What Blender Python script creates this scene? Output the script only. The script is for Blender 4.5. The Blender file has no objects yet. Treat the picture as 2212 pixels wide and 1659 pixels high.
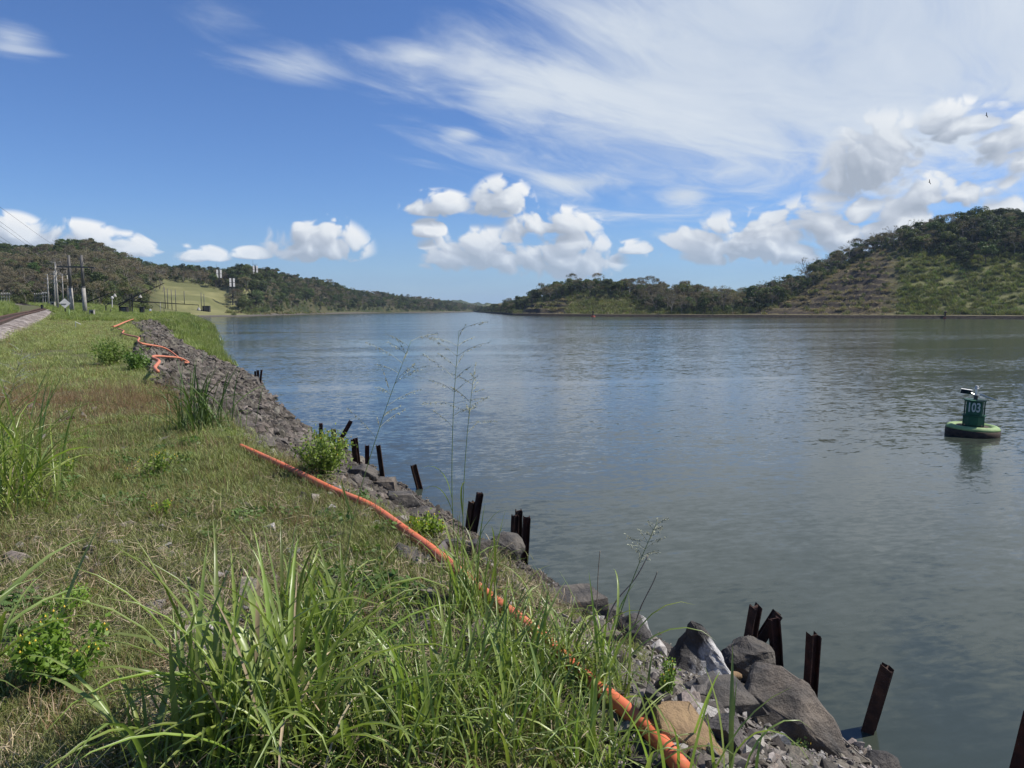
import bpy, bmesh, math, random
import numpy as np
from mathutils import Vector, Matrix, Euler

# ------------------------------------------------------------------ camera, sky, sun, exposure
SC = bpy.context.scene
COL = SC.collection
R = math.radians
rng = np.random.default_rng(7)
random.seed(7)

CAMZ = 5.0
FPX = 710.0                      # focal length in pixels of a 1024 px wide frame
PITCH = math.atan(74.0 / FPX)    # horizon sits 74 px above the centre
cam_d = bpy.data.cameras.new('camera')
cam = bpy.data.objects.new('camera', cam_d)
COL.objects.link(cam)
cam.location = (0, 0, CAMZ)
cam.rotation_euler = (R(90) - PITCH, 0, 0)
cam_d.sensor_width = 36.0
cam_d.lens = FPX / 1024.0 * 36.0
cam_d.clip_start = 0.05
cam_d.clip_end = 30000
SC.camera = cam

SUN_AZ = R(78)      # to the right of the view direction (+Y)
SUN_EL = R(50)
SUN_DIR = Vector((math.sin(SUN_AZ) * math.cos(SUN_EL), math.cos(SUN_AZ) * math.cos(SUN_EL), math.sin(SUN_EL)))
sun_d = bpy.data.lights.new('sun', 'SUN')
sun = bpy.data.objects.new('sun', sun_d)
COL.objects.link(sun)
sun.rotation_euler = SUN_DIR.to_track_quat('Z', 'Y').to_euler()
sun.location = (60, 20, 90)
sun_d.energy = 5.0
sun_d.angle = R(0.5)
sun_d.color = (1.0, 0.95, 0.87)

SC.view_settings.view_transform = 'Standard'
SC.view_settings.look = 'None'
SC.view_settings.gamma = 1.0
SC.view_settings.exposure = 0.25
SC.render.film_transparent = False
SC.cycles.max_bounces = 6
SC.cycles.diffuse_bounces = 2
SC.cycles.glossy_bounces = 3
SC.cycles.transmission_bounces = 3
SC.cycles.transparent_max_bounces = 6
SC.cycles.volume_bounces = 0
SC.cycles.caustics_reflective = False
SC.cycles.caustics_refractive = False


def ray(px, py):
    cx = (px - 512.0) / FPX
    cy = (384.0 - py) / FPX
    c, s = math.cos(PITCH), math.sin(PITCH)
    return Vector((cx, c + cy * s, -s + cy * c))


def azel(px, py):
    d = ray(px, py).normalized()
    return math.atan2(d.x, d.y), math.asin(d.z)


def at_z(px, py, z):
    d = ray(px, py)
    t = (z - CAMZ) / d.z
    return Vector((0, 0, CAMZ)) + d * t


def at_y(px, py, y):
    d = ray(px, py)
    return Vector((0, 0, CAMZ)) + d * (y / d.y)


class NT:
    """small helper to write node trees"""
    def __init__(s, tree):
        s.t = tree
        s.t.nodes.clear()

    def n(s, kind, **kw):
        nd = s.t.nodes.new(kind)
        for k, v in kw.items():
            setattr(nd, k, v)
        return nd

    def link(s, a, b):
        s.t.links.new(a, b)

    def put(s, sock, v):
        if hasattr(v, 'node'):
            s.t.links.new(v, sock)
        elif v is not None:
            sock.default_value = v

    def m(s, op, a, b=None, c=None, clamp=False):
        nd = s.n('ShaderNodeMath', operation=op, use_clamp=clamp)
        s.put(nd.inputs[0], a)
        s.put(nd.inputs[1], b)
        s.put(nd.inputs[2], c)
        return nd.outputs[0]

    def v(s, op, a, b=None, c=None):
        nd = s.n('ShaderNodeVectorMath', operation=op)
        s.put(nd.inputs[0], a)
        if op == 'SCALE':
            s.put(nd.inputs['Scale'], b)
        else:
            s.put(nd.inputs[1], b)
            s.put(nd.inputs[2], c)
        return nd.outputs['Value'] if op in ('LENGTH', 'DOT_PRODUCT', 'DISTANCE') else nd.outputs['Vector']

    def rng(s, x, a, b, lo=0.0, hi=1.0, smooth=False):
        nd = s.n('ShaderNodeMapRange')
        nd.interpolation_type = 'SMOOTHSTEP' if smooth else 'LINEAR'
        s.put(nd.inputs[0], x)
        for i, q in enumerate((a, b, lo, hi)):
            s.put(nd.inputs[i + 1], q)
        return nd.outputs[0]

    def mix(s, f, a, b):
        nd = s.n('ShaderNodeMix', data_type='RGBA')
        s.put(nd.inputs[0], f)
        s.put(nd.inputs[6], a if hasattr(a, 'node') else (*a, 1) if len(a) == 3 else a)
        s.put(nd.inputs[7], b if hasattr(b, 'node') else (*b, 1) if len(b) == 3 else b)
        return nd.outputs[2]

    def noise(s, vec, scale, detail=4, rough=0.5, dist=0.0, col=False, kind='FBM'):
        nd = s.n('ShaderNodeTexNoise')
        nd.noise_type = kind
        s.put(nd.inputs['Vector'], vec)
        nd.inputs['Scale'].default_value = scale
        nd.inputs['Detail'].default_value = detail
        nd.inputs['Roughness'].default_value = rough
        nd.inputs['Distortion'].default_value = dist
        return nd.outputs['Color'] if col else nd.outputs[0]

    def comb(s, x, y, z):
        nd = s.n('ShaderNodeCombineXYZ')
        for i, q in enumerate((x, y, z)):
            s.put(nd.inputs[i], q)
        return nd.outputs[0]

    def ramp(s, x, stops):
        nd = s.n('ShaderNodeValToRGB')
        s.put(nd.inputs[0], x)
        e = nd.color_ramp.elements
        while len(e) > 1:
            e.remove(e[-1])
        e[0].position, e[0].color = stops[0][0], (*stops[0][1], 1)
        for p, c in stops[1:]:
            k = e.new(p)
            k.color = (*c, 1)
        return nd.outputs[0]


def build_world():
    w = bpy.data.worlds.new('World')
    SC.world = w
    w.use_nodes = True
    w.cycles.sampling_method = 'MANUAL'
    w.cycles.sample_map_resolution = 512
    T = NT(w.node_tree)
    out = T.n('ShaderNodeOutputWorld')
    sky = T.n('ShaderNodeTexSky', sky_type='NISHITA')
    sky.sun_disc = False
    sky.sun_elevation = SUN_EL
    sky.sun_rotation = SUN_AZ
    sky.air_density = 1.0
    sky.dust_density = 0.15
    sky.ozone_density = 3.0
    skyc = T.v('MULTIPLY', sky.outputs[0], (0.056, 0.073, 0.103))
    tc = T.n('ShaderNodeTexCoord')
    d = T.v('NORMALIZE', tc.outputs['Generated'])
    sp = T.n('ShaderNodeSeparateXYZ')
    T.link(d, sp.inputs[0])
    x, y, z = sp.outputs
    az = T.m('ARCTAN2', x, y)
    el = T.m('ARCSINE', z)
    ae = T.comb(az, el, 0.0)

    def px_ell(cx, cy, rx, ry):
        # an ellipse given in pixels of the displayed photograph (2212 wide) turned into azimuth / elevation
        k = 1024 / 2212
        a0, e0 = azel(cx * k, cy * k)
        a1, _ = azel((cx + rx) * k, cy * k)
        _, e1 = azel(cx * k, (cy - ry) * k)
        return a0, e0, max(abs(a1 - a0), 1e-3), max(abs(e1 - e0), 1e-3)

    cum = [(690, 540, 100, 62), (660, 515, 45, 40), (950, 452, 72, 36), (1085, 445, 62, 55), (1195, 492, 92, 40),
           (1050, 562, 140, 60), (1210, 572, 120, 74), (1640, 540, 230, 72), (1790, 520, 150, 88),
           (1930, 505, 100, 74), (1895, 375, 122, 110), (2060, 285, 80, 62), (2165, 335, 90, 100),
           (2060, 425, 140, 52), (2150, 470, 130, 74), (28, 512, 72, 46), (165, 526, 98, 44), (262, 542, 88, 36),
           (430, 556, 60, 24), (1375, 540, 42, 20),
           (928, 502, 40, 26), (545, 552, 40, 18)]
    noise_v = T.v('MULTIPLY', d, (1.0, 1.0, 1.25))

    def field(p, nv, det):
        best = None
        for c in cum:
            a0, e0, ra, re = px_ell(c[0], c[1], c[2] * 1.06, c[3] * 1.12)
            q = T.v('MULTIPLY_ADD', p, (1 / ra, 1 / re, 0), (-a0 / ra, -e0 / re, 0))
            q = T.v('MAXIMUM', q, T.v('MULTIPLY', q, (-1, -2.6, 0)))
            l = T.v('LENGTH', q)
            best = l if best is None else T.m('SMOOTH_MIN', best, l, 0.12)
        # scattered small cumulus that carry on round the rest of the horizon
        g = T.noise(nv, 3.2, 1.0, 0.5)
        band = T.m('ABSOLUTE', T.m('MULTIPLY_ADD', el, 12.0, -1.6))
        outside = T.rng(T.m('ABSOLUTE', az), 0.66, 0.8, 0.0, 1.0)
        wild = T.m('ADD', T.m('MULTIPLY_ADD', g, -4.0, 2.75), T.m('MULTIPLY', band, 0.6))
        wild = T.m('ADD', wild, T.m('MULTIPLY_ADD', outside, -2.5, 2.5))
        best = T.m('MINIMUM', best, wild)
        wv = T.v('ADD', nv, T.v('SCALE', T.v('SUBTRACT', T.noise(nv, 9.0, 2, 0.5, 0, col=True), (0.5, 0.5, 0.5)), 0.10))
        n1 = T.noise(wv, 8.0, det, 0.64)
        vo = T.n('ShaderNodeTexVoronoi', feature='F1')
        T.link(wv, vo.inputs['Vector'])
        vo.inputs['Scale'].default_value = 30.0
        vo.inputs['Detail'].default_value = 1.0 if det > 6 else 0.0
        vo.inputs['Roughness'].default_value = 0.55
        dens = T.m('SUBTRACT', 1.0, best)
        dens = T.m('ADD', dens, T.m('MULTIPLY_ADD', n1, 2.6, -0.83))
        dens = T.m('ADD', dens, T.m('MULTIPLY_ADD', vo.outputs['Distance'], -1.25, 0.80))
        dens = T.m('MINIMUM', dens, T.m('MULTIPLY_ADD', best, -1.6, 2.0))
        return dens

    f0 = field(ae, noise_v, 7)
    off = (0.012, 0.014, 0)
    f1 = field(T.v('ADD', ae, off), T.v('ADD', noise_v, (0.010, -0.003, 0.016)), 5)
    alpha = T.rng(f0, 0.02, 0.5, 0, 1, True)
    lit = T.rng(T.m('SUBTRACT', f0, f1), -0.8, 0.75, 0.0, 1.0)
    # thick parts grey, thin edges and sunward bumps bright
    core = T.rng(f0, 0.2, 1.3, 0.0, 0.30)
    lit = T.m('SUBTRACT', lit, core, clamp=True)
    ccol = T.ramp(lit, [(0.0, (0.33, 0.38, 0.46)), (0.35, (0.46, 0.51, 0.59)), (0.62, (0.64, 0.68, 0.73)), (1.0, (0.80, 0.81, 0.82))])

    # high cirrus on a flat layer seen in perspective
    zz = T.m('MAXIMUM', T.m('ADD', z, 0.04), 0.02)
    q = T.v('SCALE', d, T.m('DIVIDE', 1.0, zz))
    rot = T.n('ShaderNodeVectorRotate', rotation_type='Z_AXIS')
    T.link(q, rot.inputs['Vector'])
    rot.inputs['Angle'].default_value = R(38)
    q = T.v('MULTIPLY', rot.outputs[0], (1.0, 0.42, 0.0))
    warp = T.noise(q, 0.8, 3, 0.5, 0, col=True)
    qw = T.v('ADD', q, T.v('SCALE', T.v('SUBTRACT', warp, (0.5, 0.5, 0.5)), 1.5))
    n2 = T.noise(qw, 1.6, 7, 0.62, 0.3)
    cir = [(1740, 110, 960, 360, 1.5), (1130, 215, 230, 130, 0.5), (1260, 395, 230, 48, 0.55), (1480, 420, 110, 42, 0.75),
           (480, 30, 260, 130, -0.38), (620, 150, 300, 150, -0.42), (30, 85, 160, 90, -0.42), (900, 120, 300, 110, -0.35), (2300, 60, 560, 430, 1.2),
           (1000, 290, 90, 40, 0.25)]
    cm = None
    for c in cir:
        a0, e0, ra, re = px_ell(*c[:4])
        qq = T.v('MULTIPLY_ADD', ae, (1 / ra, 1 / re, 0), (-a0 / ra, -e0 / re, 0))
        l = T.m('MULTIPLY_ADD', T.v('LENGTH', qq), -0.9, 0.55 + c[4] * 0.45)
        cm = l if cm is None else T.m('MAXIMUM', cm, l)
    wide = T.m('MULTIPLY_ADD', T.noise(d, 1.7, 2), 2.2, -1.35)
    cm = T.m('MAXIMUM', cm, T.m('MINIMUM', wide, T.m('MULTIPLY_ADD', T.rng(T.m('ABSOLUTE', az), 0.7, 0.95, 0, 1), 2.0, -1.6)))
    cd = T.m('ADD', T.m('MULTIPLY_ADD', n2, 1.9, -0.93), T.m('MINIMUM', cm, 0.95))
    calpha = T.rng(cd, -0.05, 0.85, 0.0, 0.9, True)
    ccirr = T.mix(T.rng(n2, 0.35, 0.65, 0, 1), (0.48, 0.55, 0.65), (0.62, 0.67, 0.72))
    # pale milky band low over the horizon
    hz = T.m('MULTIPLY', T.rng(el, -0.02, 0.14, 0.85, 0.0, True), T.rng(T.noise(T.v('MULTIPLY', d, (1, 1, 5)), 6.0, 5, 0.55), 0.3, 0.7, 0.55, 1.0))
    c = T.mix(calpha, skyc, ccirr)
    c = T.mix(hz, c, (0.24, 0.36, 0.54))
    c2 = T.mix(T.m('MULTIPLY', alpha, T.rng(el, 0.01, 0.1, 0.55, 1.0)), c, ccol)
    bgs = []
    for cc in (c, c2):
        bg = T.n('ShaderNodeBackground')
        T.link(cc, bg.inputs[0])
        bg.inputs[1].default_value = 1.0
        bgs.append(bg)
    low = T.m('LESS_THAN', el, 0.34)          # cumulus only stand low in the sky
    mx = T.n('ShaderNodeMixShader')
    T.link(low, mx.inputs[0])
    T.link(bgs[0].outputs[0], mx.inputs[1])
    T.link(bgs[1].outputs[0], mx.inputs[2])
    T.link(mx.outputs[0], out.inputs[0])


build_world()

# ------------------------------------------------------------------ helpers: objects, materials, meshes
def tag(o, label=None, cat=None, group=None, kind=None):
    if label: o['label'] = label
    if cat: o['category'] = cat
    if group: o['group'] = group
    if kind: o['kind'] = kind
    return o


def mesh_of(name, verts, faces, mat=None, smooth=False):
    me = bpy.data.meshes.new(name)
    me.from_pydata([tuple(v) for v in verts], [], [tuple(f) for f in faces])
    if mat:
        me.materials.append(mat)
    if smooth:
        me.polygons.foreach_set('use_smooth', [True] * len(me.polygons))
    me.update()
    return me


def link(name, me, parent=None, loc=(0, 0, 0), rot=(0, 0, 0), scale=(1, 1, 1)):
    o = bpy.data.objects.new(name, me)
    COL.objects.link(o)
    o.location, o.rotation_euler = loc, rot
    o.scale = scale if hasattr(scale, '__len__') else (scale,) * 3
    if parent:
        o.parent = parent
    return o


def empty(name, loc=(0, 0, 0), rot=(0, 0, 0), scale=1.0):
    o = bpy.data.objects.new(name, None)
    COL.objects.link(o)
    o.empty_display_size = 0.2
    o.location, o.rotation_euler = loc, rot
    o.scale = (scale,) * 3
    return o


class MB:
    """collects simple solids into one mesh"""
    def __init__(s):
        s.v, s.f = [], []

    def add(s, v, f):
        k = len(s.v)
        s.v += [tuple(p) for p in v]
        s.f += [tuple(i + k for i in q) for q in f]
        return s

    def box(s, c, size, rot=(0, 0, 0)):
        m = Euler(rot).to_matrix()
        v = []
        for x in (-.5, .5):
            for y in (-.5, .5):
                for z in (-.5, .5):
                    v.append(Vector(c) + m @ Vector((x * size[0], y * size[1], z * size[2])))
        return s.add(v, [(0, 1, 3, 2), (4, 6, 7, 5), (0, 4, 5, 1), (2, 3, 7, 6), (0, 2, 6, 4), (1, 5, 7, 3)])

    def tube(s, pts, rad, n=6, caps=True):
        pts = [Vector(p) for p in pts]
        if not hasattr(rad, '__len__'):
            rad = [rad] * len(pts)
        k = len(s.v)
        up = Vector((0, 0, 1))
        prev = None
        for i, p in enumerate(pts):
            t = (pts[min(i + 1, len(pts) - 1)] - pts[max(i - 1, 0)]).normalized()
            a = prev if prev is not None else (up if abs(t.z) < .95 else Vector((1, 0, 0)))
            a = (a - t * a.dot(t)).normalized()
            b = t.cross(a)
            prev = a
            for j in range(n):
                w = 2 * math.pi * j / n
                s.v.append(tuple(p + (a * math.cos(w) + b * math.sin(w)) * rad[i]))
        for i in range(len(pts) - 1):
            for j in range(n):
                q = k + i * n
                s.f.append((q + j, q + (j + 1) % n, q + n + (j + 1) % n, q + n + j))
        if caps:
            s.f.append(tuple(k + j for j in reversed(range(n))))
            s.f.append(tuple(k + (len(pts) - 1) * n + j for j in range(n)))
        return s

    def lathe(s, prof, n=24, c=(0, 0, 0), rot0=0.0):
        k = len(s.v)
        for r, z in prof:
            for j in range(n):
                w = 2 * math.pi * j / n + rot0
                s.v.append((c[0] + r * math.cos(w), c[1] + r * math.sin(w), c[2] + z))
        for i in range(len(prof) - 1):
            for j in range(n):
                q = k + i * n
                s.f.append((q + j, q + (j + 1) % n, q + n + (j + 1) % n, q + n + j))
        s.f.append(tuple(k + j for j in reversed(range(n))))
        s.f.append(tuple(k + (len(prof) - 1) * n + j for j in range(n)))
        return s

    def mesh(s, name, mat, smooth=False):
        return mesh_of(name, s.v, s.f, mat, smooth)

    def build(s, name, mat, parent=None, smooth=False, **kw):
        return link(name, s.mesh(name, mat, smooth), parent, **kw)


def smooth_path(pts, n=6):
    pts = [Vector(p) for p in pts]
    out = []
    for i in range(len(pts) - 1):
        p0, p1, p2, p3 = pts[max(i - 1, 0)], pts[i], pts[i + 1], pts[min(i + 2, len(pts) - 1)]
        for k in range(n):
            t = k / n
            out.append(0.5 * ((2 * p1) + (p2 - p0) * t + (2 * p0 - 5 * p1 + 4 * p2 - p3) * t * t + (3 * p1 - p0 - 3 * p2 + p3) * t ** 3))
    out.append(pts[-1])
    return out


def hash2(i, j, seed):
    h = (i.astype(np.int64) * 374761393 + j.astype(np.int64) * 668265263 + seed * 974634777) & 0xffffffff
    h = ((h ^ (h >> 13)) * 1274126177) & 0xffffffff
    return ((h ^ (h >> 16)) & 0xffff) / 65535.0


def vnoise(x, y, seed=0):
    x, y = np.asarray(x, float), np.asarray(y, float)
    i, j = np.floor(x), np.floor(y)
    fx, fy = x - i, y - j
    fx, fy = fx * fx * (3 - 2 * fx), fy * fy * (3 - 2 * fy)
    a, b = hash2(i, j, seed), hash2(i + 1, j, seed)
    c, d = hash2(i, j + 1, seed), hash2(i + 1, j + 1, seed)
    return (a * (1 - fx) + b * fx) * (1 - fy) + (c * (1 - fx) + d * fx) * fy


def fbm(x, y, seed=0, octs=4):
    t, a, n = 0, 0.5, 0
    for k in range(octs):
        t = t + a * vnoise(np.asarray(x) * 2 ** k, np.asarray(y) * 2 ** k, seed + k)
        n += a
        a *= .5
    return t / n


def sstep(x, a, b):
    t = np.clip((np.asarray(x, float) - a) / (b - a), 0, 1)
    return t * t * (3 - 2 * t)


MATS = {}


def material(name, base, rough=0.8, spec=0.3, var=None, scale=3.0, bump=0.0, bscale=None, translucent=0.0, objvar=0.0, metal=0.0, detail=5):
    """principled material: base colour varied by noise towards VAR and by object towards darker or lighter"""
    if name in MATS:
        return MATS[name]
    m = bpy.data.materials.new(name)
    m.use_nodes = True
    T = NT(m.node_tree)
    out = T.n('ShaderNodeOutputMaterial')
    p = T.n('ShaderNodeBsdfPrincipled')
    p.inputs['Roughness'].default_value = rough
    p.inputs['Specular IOR Level'].default_value = spec
    p.inputs['Metallic'].default_value = metal
    tc = T.n('ShaderNodeTexCoord')
    vec = tc.outputs['Object']
    col = None
    if var is not None:
        f = T.rng(T.noise(vec, scale, detail, 0.6), 0.36, 0.64, 0, 1)
        col = T.mix(f, base, var)
    else:
        col = T.mix(0.0, base, base)
    if objvar:
        oi = T.n('ShaderNodeObjectInfo')
        hv = T.n('ShaderNodeHueSaturation')
        T.link(col, hv.inputs['Color'])
        T.put(hv.inputs['Value'], T.rng(oi.outputs['Random'], 0, 1, 1 - objvar, 1 + objvar))
        fr = T.m('FRACT', T.m('MULTIPLY', oi.outputs['Random'], 7.31))
        T.put(hv.inputs['Hue'], T.rng(fr, 0, 1, 0.5 - 0.05 * objvar, 0.5 + 0.04 * objvar))
        T.put(hv.inputs['Saturation'], T.rng(T.m('FRACT', T.m('MULTIPLY', oi.outputs['Random'], 13.7)), 0, 1, 1 - 0.4 * objvar, 1 + 0.15 * objvar))
        col = hv.outputs[0]
    T.link(col, p.inputs['Base Color'])
    if bump:
        b = T.n('ShaderNodeBump')
        b.inputs['Strength'].default_value = 1.0
        b.inputs['Distance'].default_value = bump
        T.link(T.noise(vec, bscale or scale * 3, 6, 0.6), b.inputs['Height'])
        T.link(b.outputs[0], p.inputs['Normal'])
    if translucent:
        tr = T.n('ShaderNodeBsdfTranslucent')
        g = T.v('MULTIPLY', col, (1.35, 1.5, 0.75))
        T.link(g, tr.inputs[0])
        mx = T.n('ShaderNodeMixShader')
        mx.inputs[0].default_value = translucent
        T.link(p.outputs[0], mx.inputs[1])
        T.link(tr.outputs[0], mx.inputs[2])
        T.link(mx.outputs[0], out.inputs[0])
    else:
        T.link(p.outputs[0], out.inputs[0])
    MATS[name] = m
    return m


M_leaf = material('guinea_grass_leaf', (0.165, 0.23, 0.045), 0.36, 0.5, (0.25, 0.315, 0.08), 6, translucent=0.32, objvar=0.32)
M_leafdk = material('dark_grass_leaf', (0.075, 0.125, 0.035), 0.45, 0.35, (0.115, 0.17, 0.05), 6, translucent=0.25, objvar=0.3)
M_lawn = material('lawn_blade', (0.16, 0.185, 0.055), 0.6, 0.2, (0.24, 0.25, 0.095), 5, translucent=0.3, objvar=0.4)
M_lawn2 = material('lawn_blade_light', (0.225, 0.27, 0.085), 0.6, 0.2, (0.32, 0.345, 0.14), 5, translucent=0.3, objvar=0.35)
M_brown = material('seeding_grass', (0.22, 0.135, 0.075), 0.7, 0.2, (0.28, 0.20, 0.11), 5, translucent=0.25, objvar=0.35)
M_straw = material('dry_straw', (0.42, 0.34, 0.21), 0.8, 0.2, (0.30, 0.24, 0.15), 9, objvar=0.35)
M_bush = material('bush_leaf', (0.17, 0.27, 0.035), 0.5, 0.35, (0.26, 0.36, 0.06), 14, translucent=0.35, objvar=0.25)
M_bushdk = material('bush_leaf_dark', (0.075, 0.14, 0.03), 0.5, 0.35, (0.13, 0.21, 0.05), 14, translucent=0.3, objvar=0.25)
M_flower = material('yellow_flower', (0.75, 0.52, 0.06), 0.6)
M_stem = material('green_stem', (0.12, 0.17, 0.05), 0.6)
M_seed = material('seed_head', (0.34, 0.36, 0.27), 0.7, 0.2, (0.22, 0.22, 0.15), 30)
M_rock = material('basalt', (0.05, 0.048, 0.047), 0.8, 0.3, (0.14, 0.122, 0.105), 2.6, 0.07, 9, objvar=0.4, detail=8)
M_riprap = material('riprap_stone', (0.075, 0.066, 0.056), 0.9, 0.2, (0.178, 0.154, 0.122), 1.7, 0.05, 8, objvar=0.5)
M_tan = material('tan_stone', (0.40, 0.27, 0.14), 0.85, 0.2, (0.29, 0.19, 0.10), 5, 0.012, 40)
M_white = material('white_stone', (0.52, 0.49, 0.44), 0.85, 0.25, (0.36, 0.33, 0.29), 12, 0.01, 30, objvar=0.3)
M_gravel = material('gravel_stone', (0.085, 0.078, 0.068), 0.9, 0.2, (0.20, 0.17, 0.135), 14, objvar=0.7)
M_gravel2 = material('gravel_stone_pale', (0.28, 0.25, 0.22), 0.85, 0.25, (0.19, 0.17, 0.145), 14, objvar=0.45)
M_rust = material('rusted_steel', (0.028, 0.019, 0.016), 0.85, 0.25, (0.085, 0.042, 0.026), 5, 0.012, 30, objvar=0.4, detail=8)
M_pipe = material('orange_conduit', (0.68, 0.16, 0.065), 0.6, 0.3, (0.52, 0.17, 0.095), 2.2, detail=8)
M_pipefade = material('faded_orange_conduit', (0.62, 0.23, 0.13), 0.6, 0.3, (0.52, 0.17, 0.09), 3)
M_log = material('driftwood_grey', (0.33, 0.29, 0.24), 0.85, 0.2, (0.20, 0.17, 0.14), 9, 0.01, 25)
M_logbr = material('driftwood_brown', (0.26, 0.17, 0.09), 0.85, 0.2, (0.13, 0.085, 0.05), 14, 0.02, 22)
M_twig = material('dead_twig', (0.22, 0.19, 0.15), 0.85, 0.2)
M_conc = material('concrete', (0.38, 0.36, 0.32), 0.85, 0.2, (0.28, 0.26, 0.23), 0.8)
M_polesteel = material('dark_pole', (0.085, 0.085, 0.08), 0.7, 0.3, (0.13, 0.12, 0.11), 0.8)
M_dark = material('dark_steel', (0.025, 0.024, 0.022), 0.7, 0.3)
M_whitep = material('white_paint', (0.72, 0.70, 0.66), 0.6, 0.3, (0.58, 0.56, 0.52), 2)
M_bark = material('pale_bark', (0.30, 0.27, 0.22), 0.9, 0.15, (0.20, 0.17, 0.14), 1.5)
M_barkdk = material('dark_bark', (0.085, 0.07, 0.055), 0.9, 0.15, (0.13, 0.11, 0.09), 1.5)
M_tree1 = material('tree_leaf_dark', (0.05, 0.078, 0.022), 0.6, 0.2, (0.085, 0.115, 0.036), 0.5, translucent=0.22, objvar=0.5)
M_tree2 = material('tree_leaf_mid', (0.09, 0.118, 0.034), 0.6, 0.2, (0.135, 0.155, 0.05), 0.5, translucent=0.22, objvar=0.45)
M_tree3 = material('tree_leaf_dry', (0.15, 0.122, 0.072), 0.7, 0.2, (0.20, 0.17, 0.10), 0.5, translucent=0.2, objvar=0.4)
M_slope = material('slope_grass', (0.13, 0.14, 0.052), 0.7, 0.2, (0.20, 0.195, 0.08), 0.4, translucent=0.25, objvar=0.4)
M_slopedry = material('slope_dry_grass', (0.24, 0.19, 0.105), 0.75, 0.2, (0.31, 0.255, 0.15), 0.4, translucent=0.2, objvar=0.4)
M_cane = material('cane_green', (0.115, 0.15, 0.042), 0.65, 0.2, (0.165, 0.195, 0.062), 0.5, translucent=0.25, objvar=0.45)
M_tall = material('tall_green_grass', (0.16, 0.215, 0.045), 0.6, 0.2, (0.22, 0.265, 0.075), 0.6, translucent=0.3, objvar=0.35)

# ------------------------------------------------------------------ the lie of the land
Y_SH = [-10, 0, 2.5, 4.8, 7.3, 13.3, 18.9, 28.6, 40, 50, 57, 62, 84, 136, 219, 253, 300, 400, 505, 563, 602, 850, 1180, 1480, 2500, 4000]
X_SH = [16, 9.5, 7.6, 6.0, 4.3, 0.3, -2.6, -8.4, -13.8, -18.0, -21.5, -24.6, -34.5, -56.5, -92, -110, -134, -179, -227, -203, -212, -235, -203, -112, -60, -60]
Y_CR = [-10, 0, 2.5, 4.8, 8.2, 15.2, 27, 45, 60, 81, 110, 136, 219, 253, 300, 400, 505, 563, 602, 850, 1180, 1480, 2500, 4000]
X_CR = [7, 1.9, .8, -.35, -2.9, -7.4, -14, -23, -31.5, -43, -54, -64, -99, -117, -141, -186, -234, -211, -222, -247, -216, -126, -75, -75]


def xs(y): return np.interp(y, Y_SH, X_SH)
def xc(y): return np.interp(y, Y_CR, X_CR)
def zc(y): return np.interp(y, [-10, 0, 250, 505, 900, 4000], [3.4, 3.4, 3.4, 2.4, 1.8, 1.6])


HP = [-400, -200, 0, 40, 69, 99, 120, 153, 194, 222, 245, 278, 324, 352, 393, 440, 470, 490, 520]
HD = [650, 650, 650, 650, 650, 650, 680, 740, 770, 770, 690, 805, 1010, 1130, 1310, 1570, 1950, 2500, 2600]
HZ = [43, 43, 43, 41, 44, 46, 40, 33, 33, 31, 33, 33, 28, 22, 16, 11, 7, 4, 4]
HS = [330, 330, 335, 355, 335, 318, 380, 490, 525, 570, 592, 705, 895, 1020, 1190, 1410, 1750, 2300, 2400]


def hill_left(x, y):
    yy = np.maximum(y, 60.0)
    px = 512 + FPX * x / yy
    hd, hz, hs = np.interp(px, HP, HD), np.interp(px, HP, HZ), np.interp(px, HP, HS)
    t = np.clip((y - hs) / (hd - hs), 0, 1)
    t2 = 0.55 * np.sin(t * math.pi / 2) + 0.45 * t * t * (3 - 2 * t)
    # the mown field rises in soft steps
    f = sstep(px, 150, 168) * (1 - sstep(px, 236, 256)) * sstep(y, 500, 530) * (1 - sstep(y, 640, 690))
    zz = hz * t2
    st = 4.2
    stepped = st * (np.floor(zz / st) + sstep(zz / st - np.floor(zz / st), 0.55, 1.0))
    zz = zz * (1 - 0.9 * f) + stepped * 0.9 * f
    back = np.clip((y - hd) / 500, 0, 1)
    zz = zz * (1 - 0.35 * back)
    return zz + (fbm(x / 35, y / 35, 11) - .5) * 9 * t * (1 - f) + (fbm(x / 9, y / 9, 12) - .5) * 0.9 * f


def hb(x, y):
    """height of the near and left bank"""
    x, y = np.asarray(x, float), np.asarray(y, float)
    s, c, z0 = xs(y), xc(y), zc(y)
    t = (x - c) / (s - c)
    slope = z0 * (1 - np.clip(t, 0, 1) ** 0.82)
    e = np.clip(c - x, 0, None)
    rise = sstep(e, 3, 45) * np.interp(y, [50, 170, 350, 600], [0, 1.7, 4.8, 6.0])
    z = np.where(t > 1, -(x - s) * 0.55, np.where(t > 0, slope, z0 + rise))
    near = 1 - sstep(y, 8, 40)
    rough = (fbm(x * 1.3, y * 1.3, 3) - .5) * (0.20 + 0.15 * np.clip(t, 0, 1)) * np.clip(1.2 - np.abs(t - .4), 0.25, 1)
    rough = rough + (fbm(x * 5, y * 5, 5, 3) - .5) * 0.06 * near
    bulge = 0.45 * np.exp(-((y - 62) / 22) ** 2) * np.exp(-((t - 0.25) / 0.45) ** 2)
    z = z + rough * (y < 300) + bulge
    z = z + np.where(e > 6, hill_left(x, y), hill_left(x, y) * np.clip(e / 6, 0, 1))
    return z


def hb1(x, y):
    return float(hb(np.array([x]), np.array([y]))[0])


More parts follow.
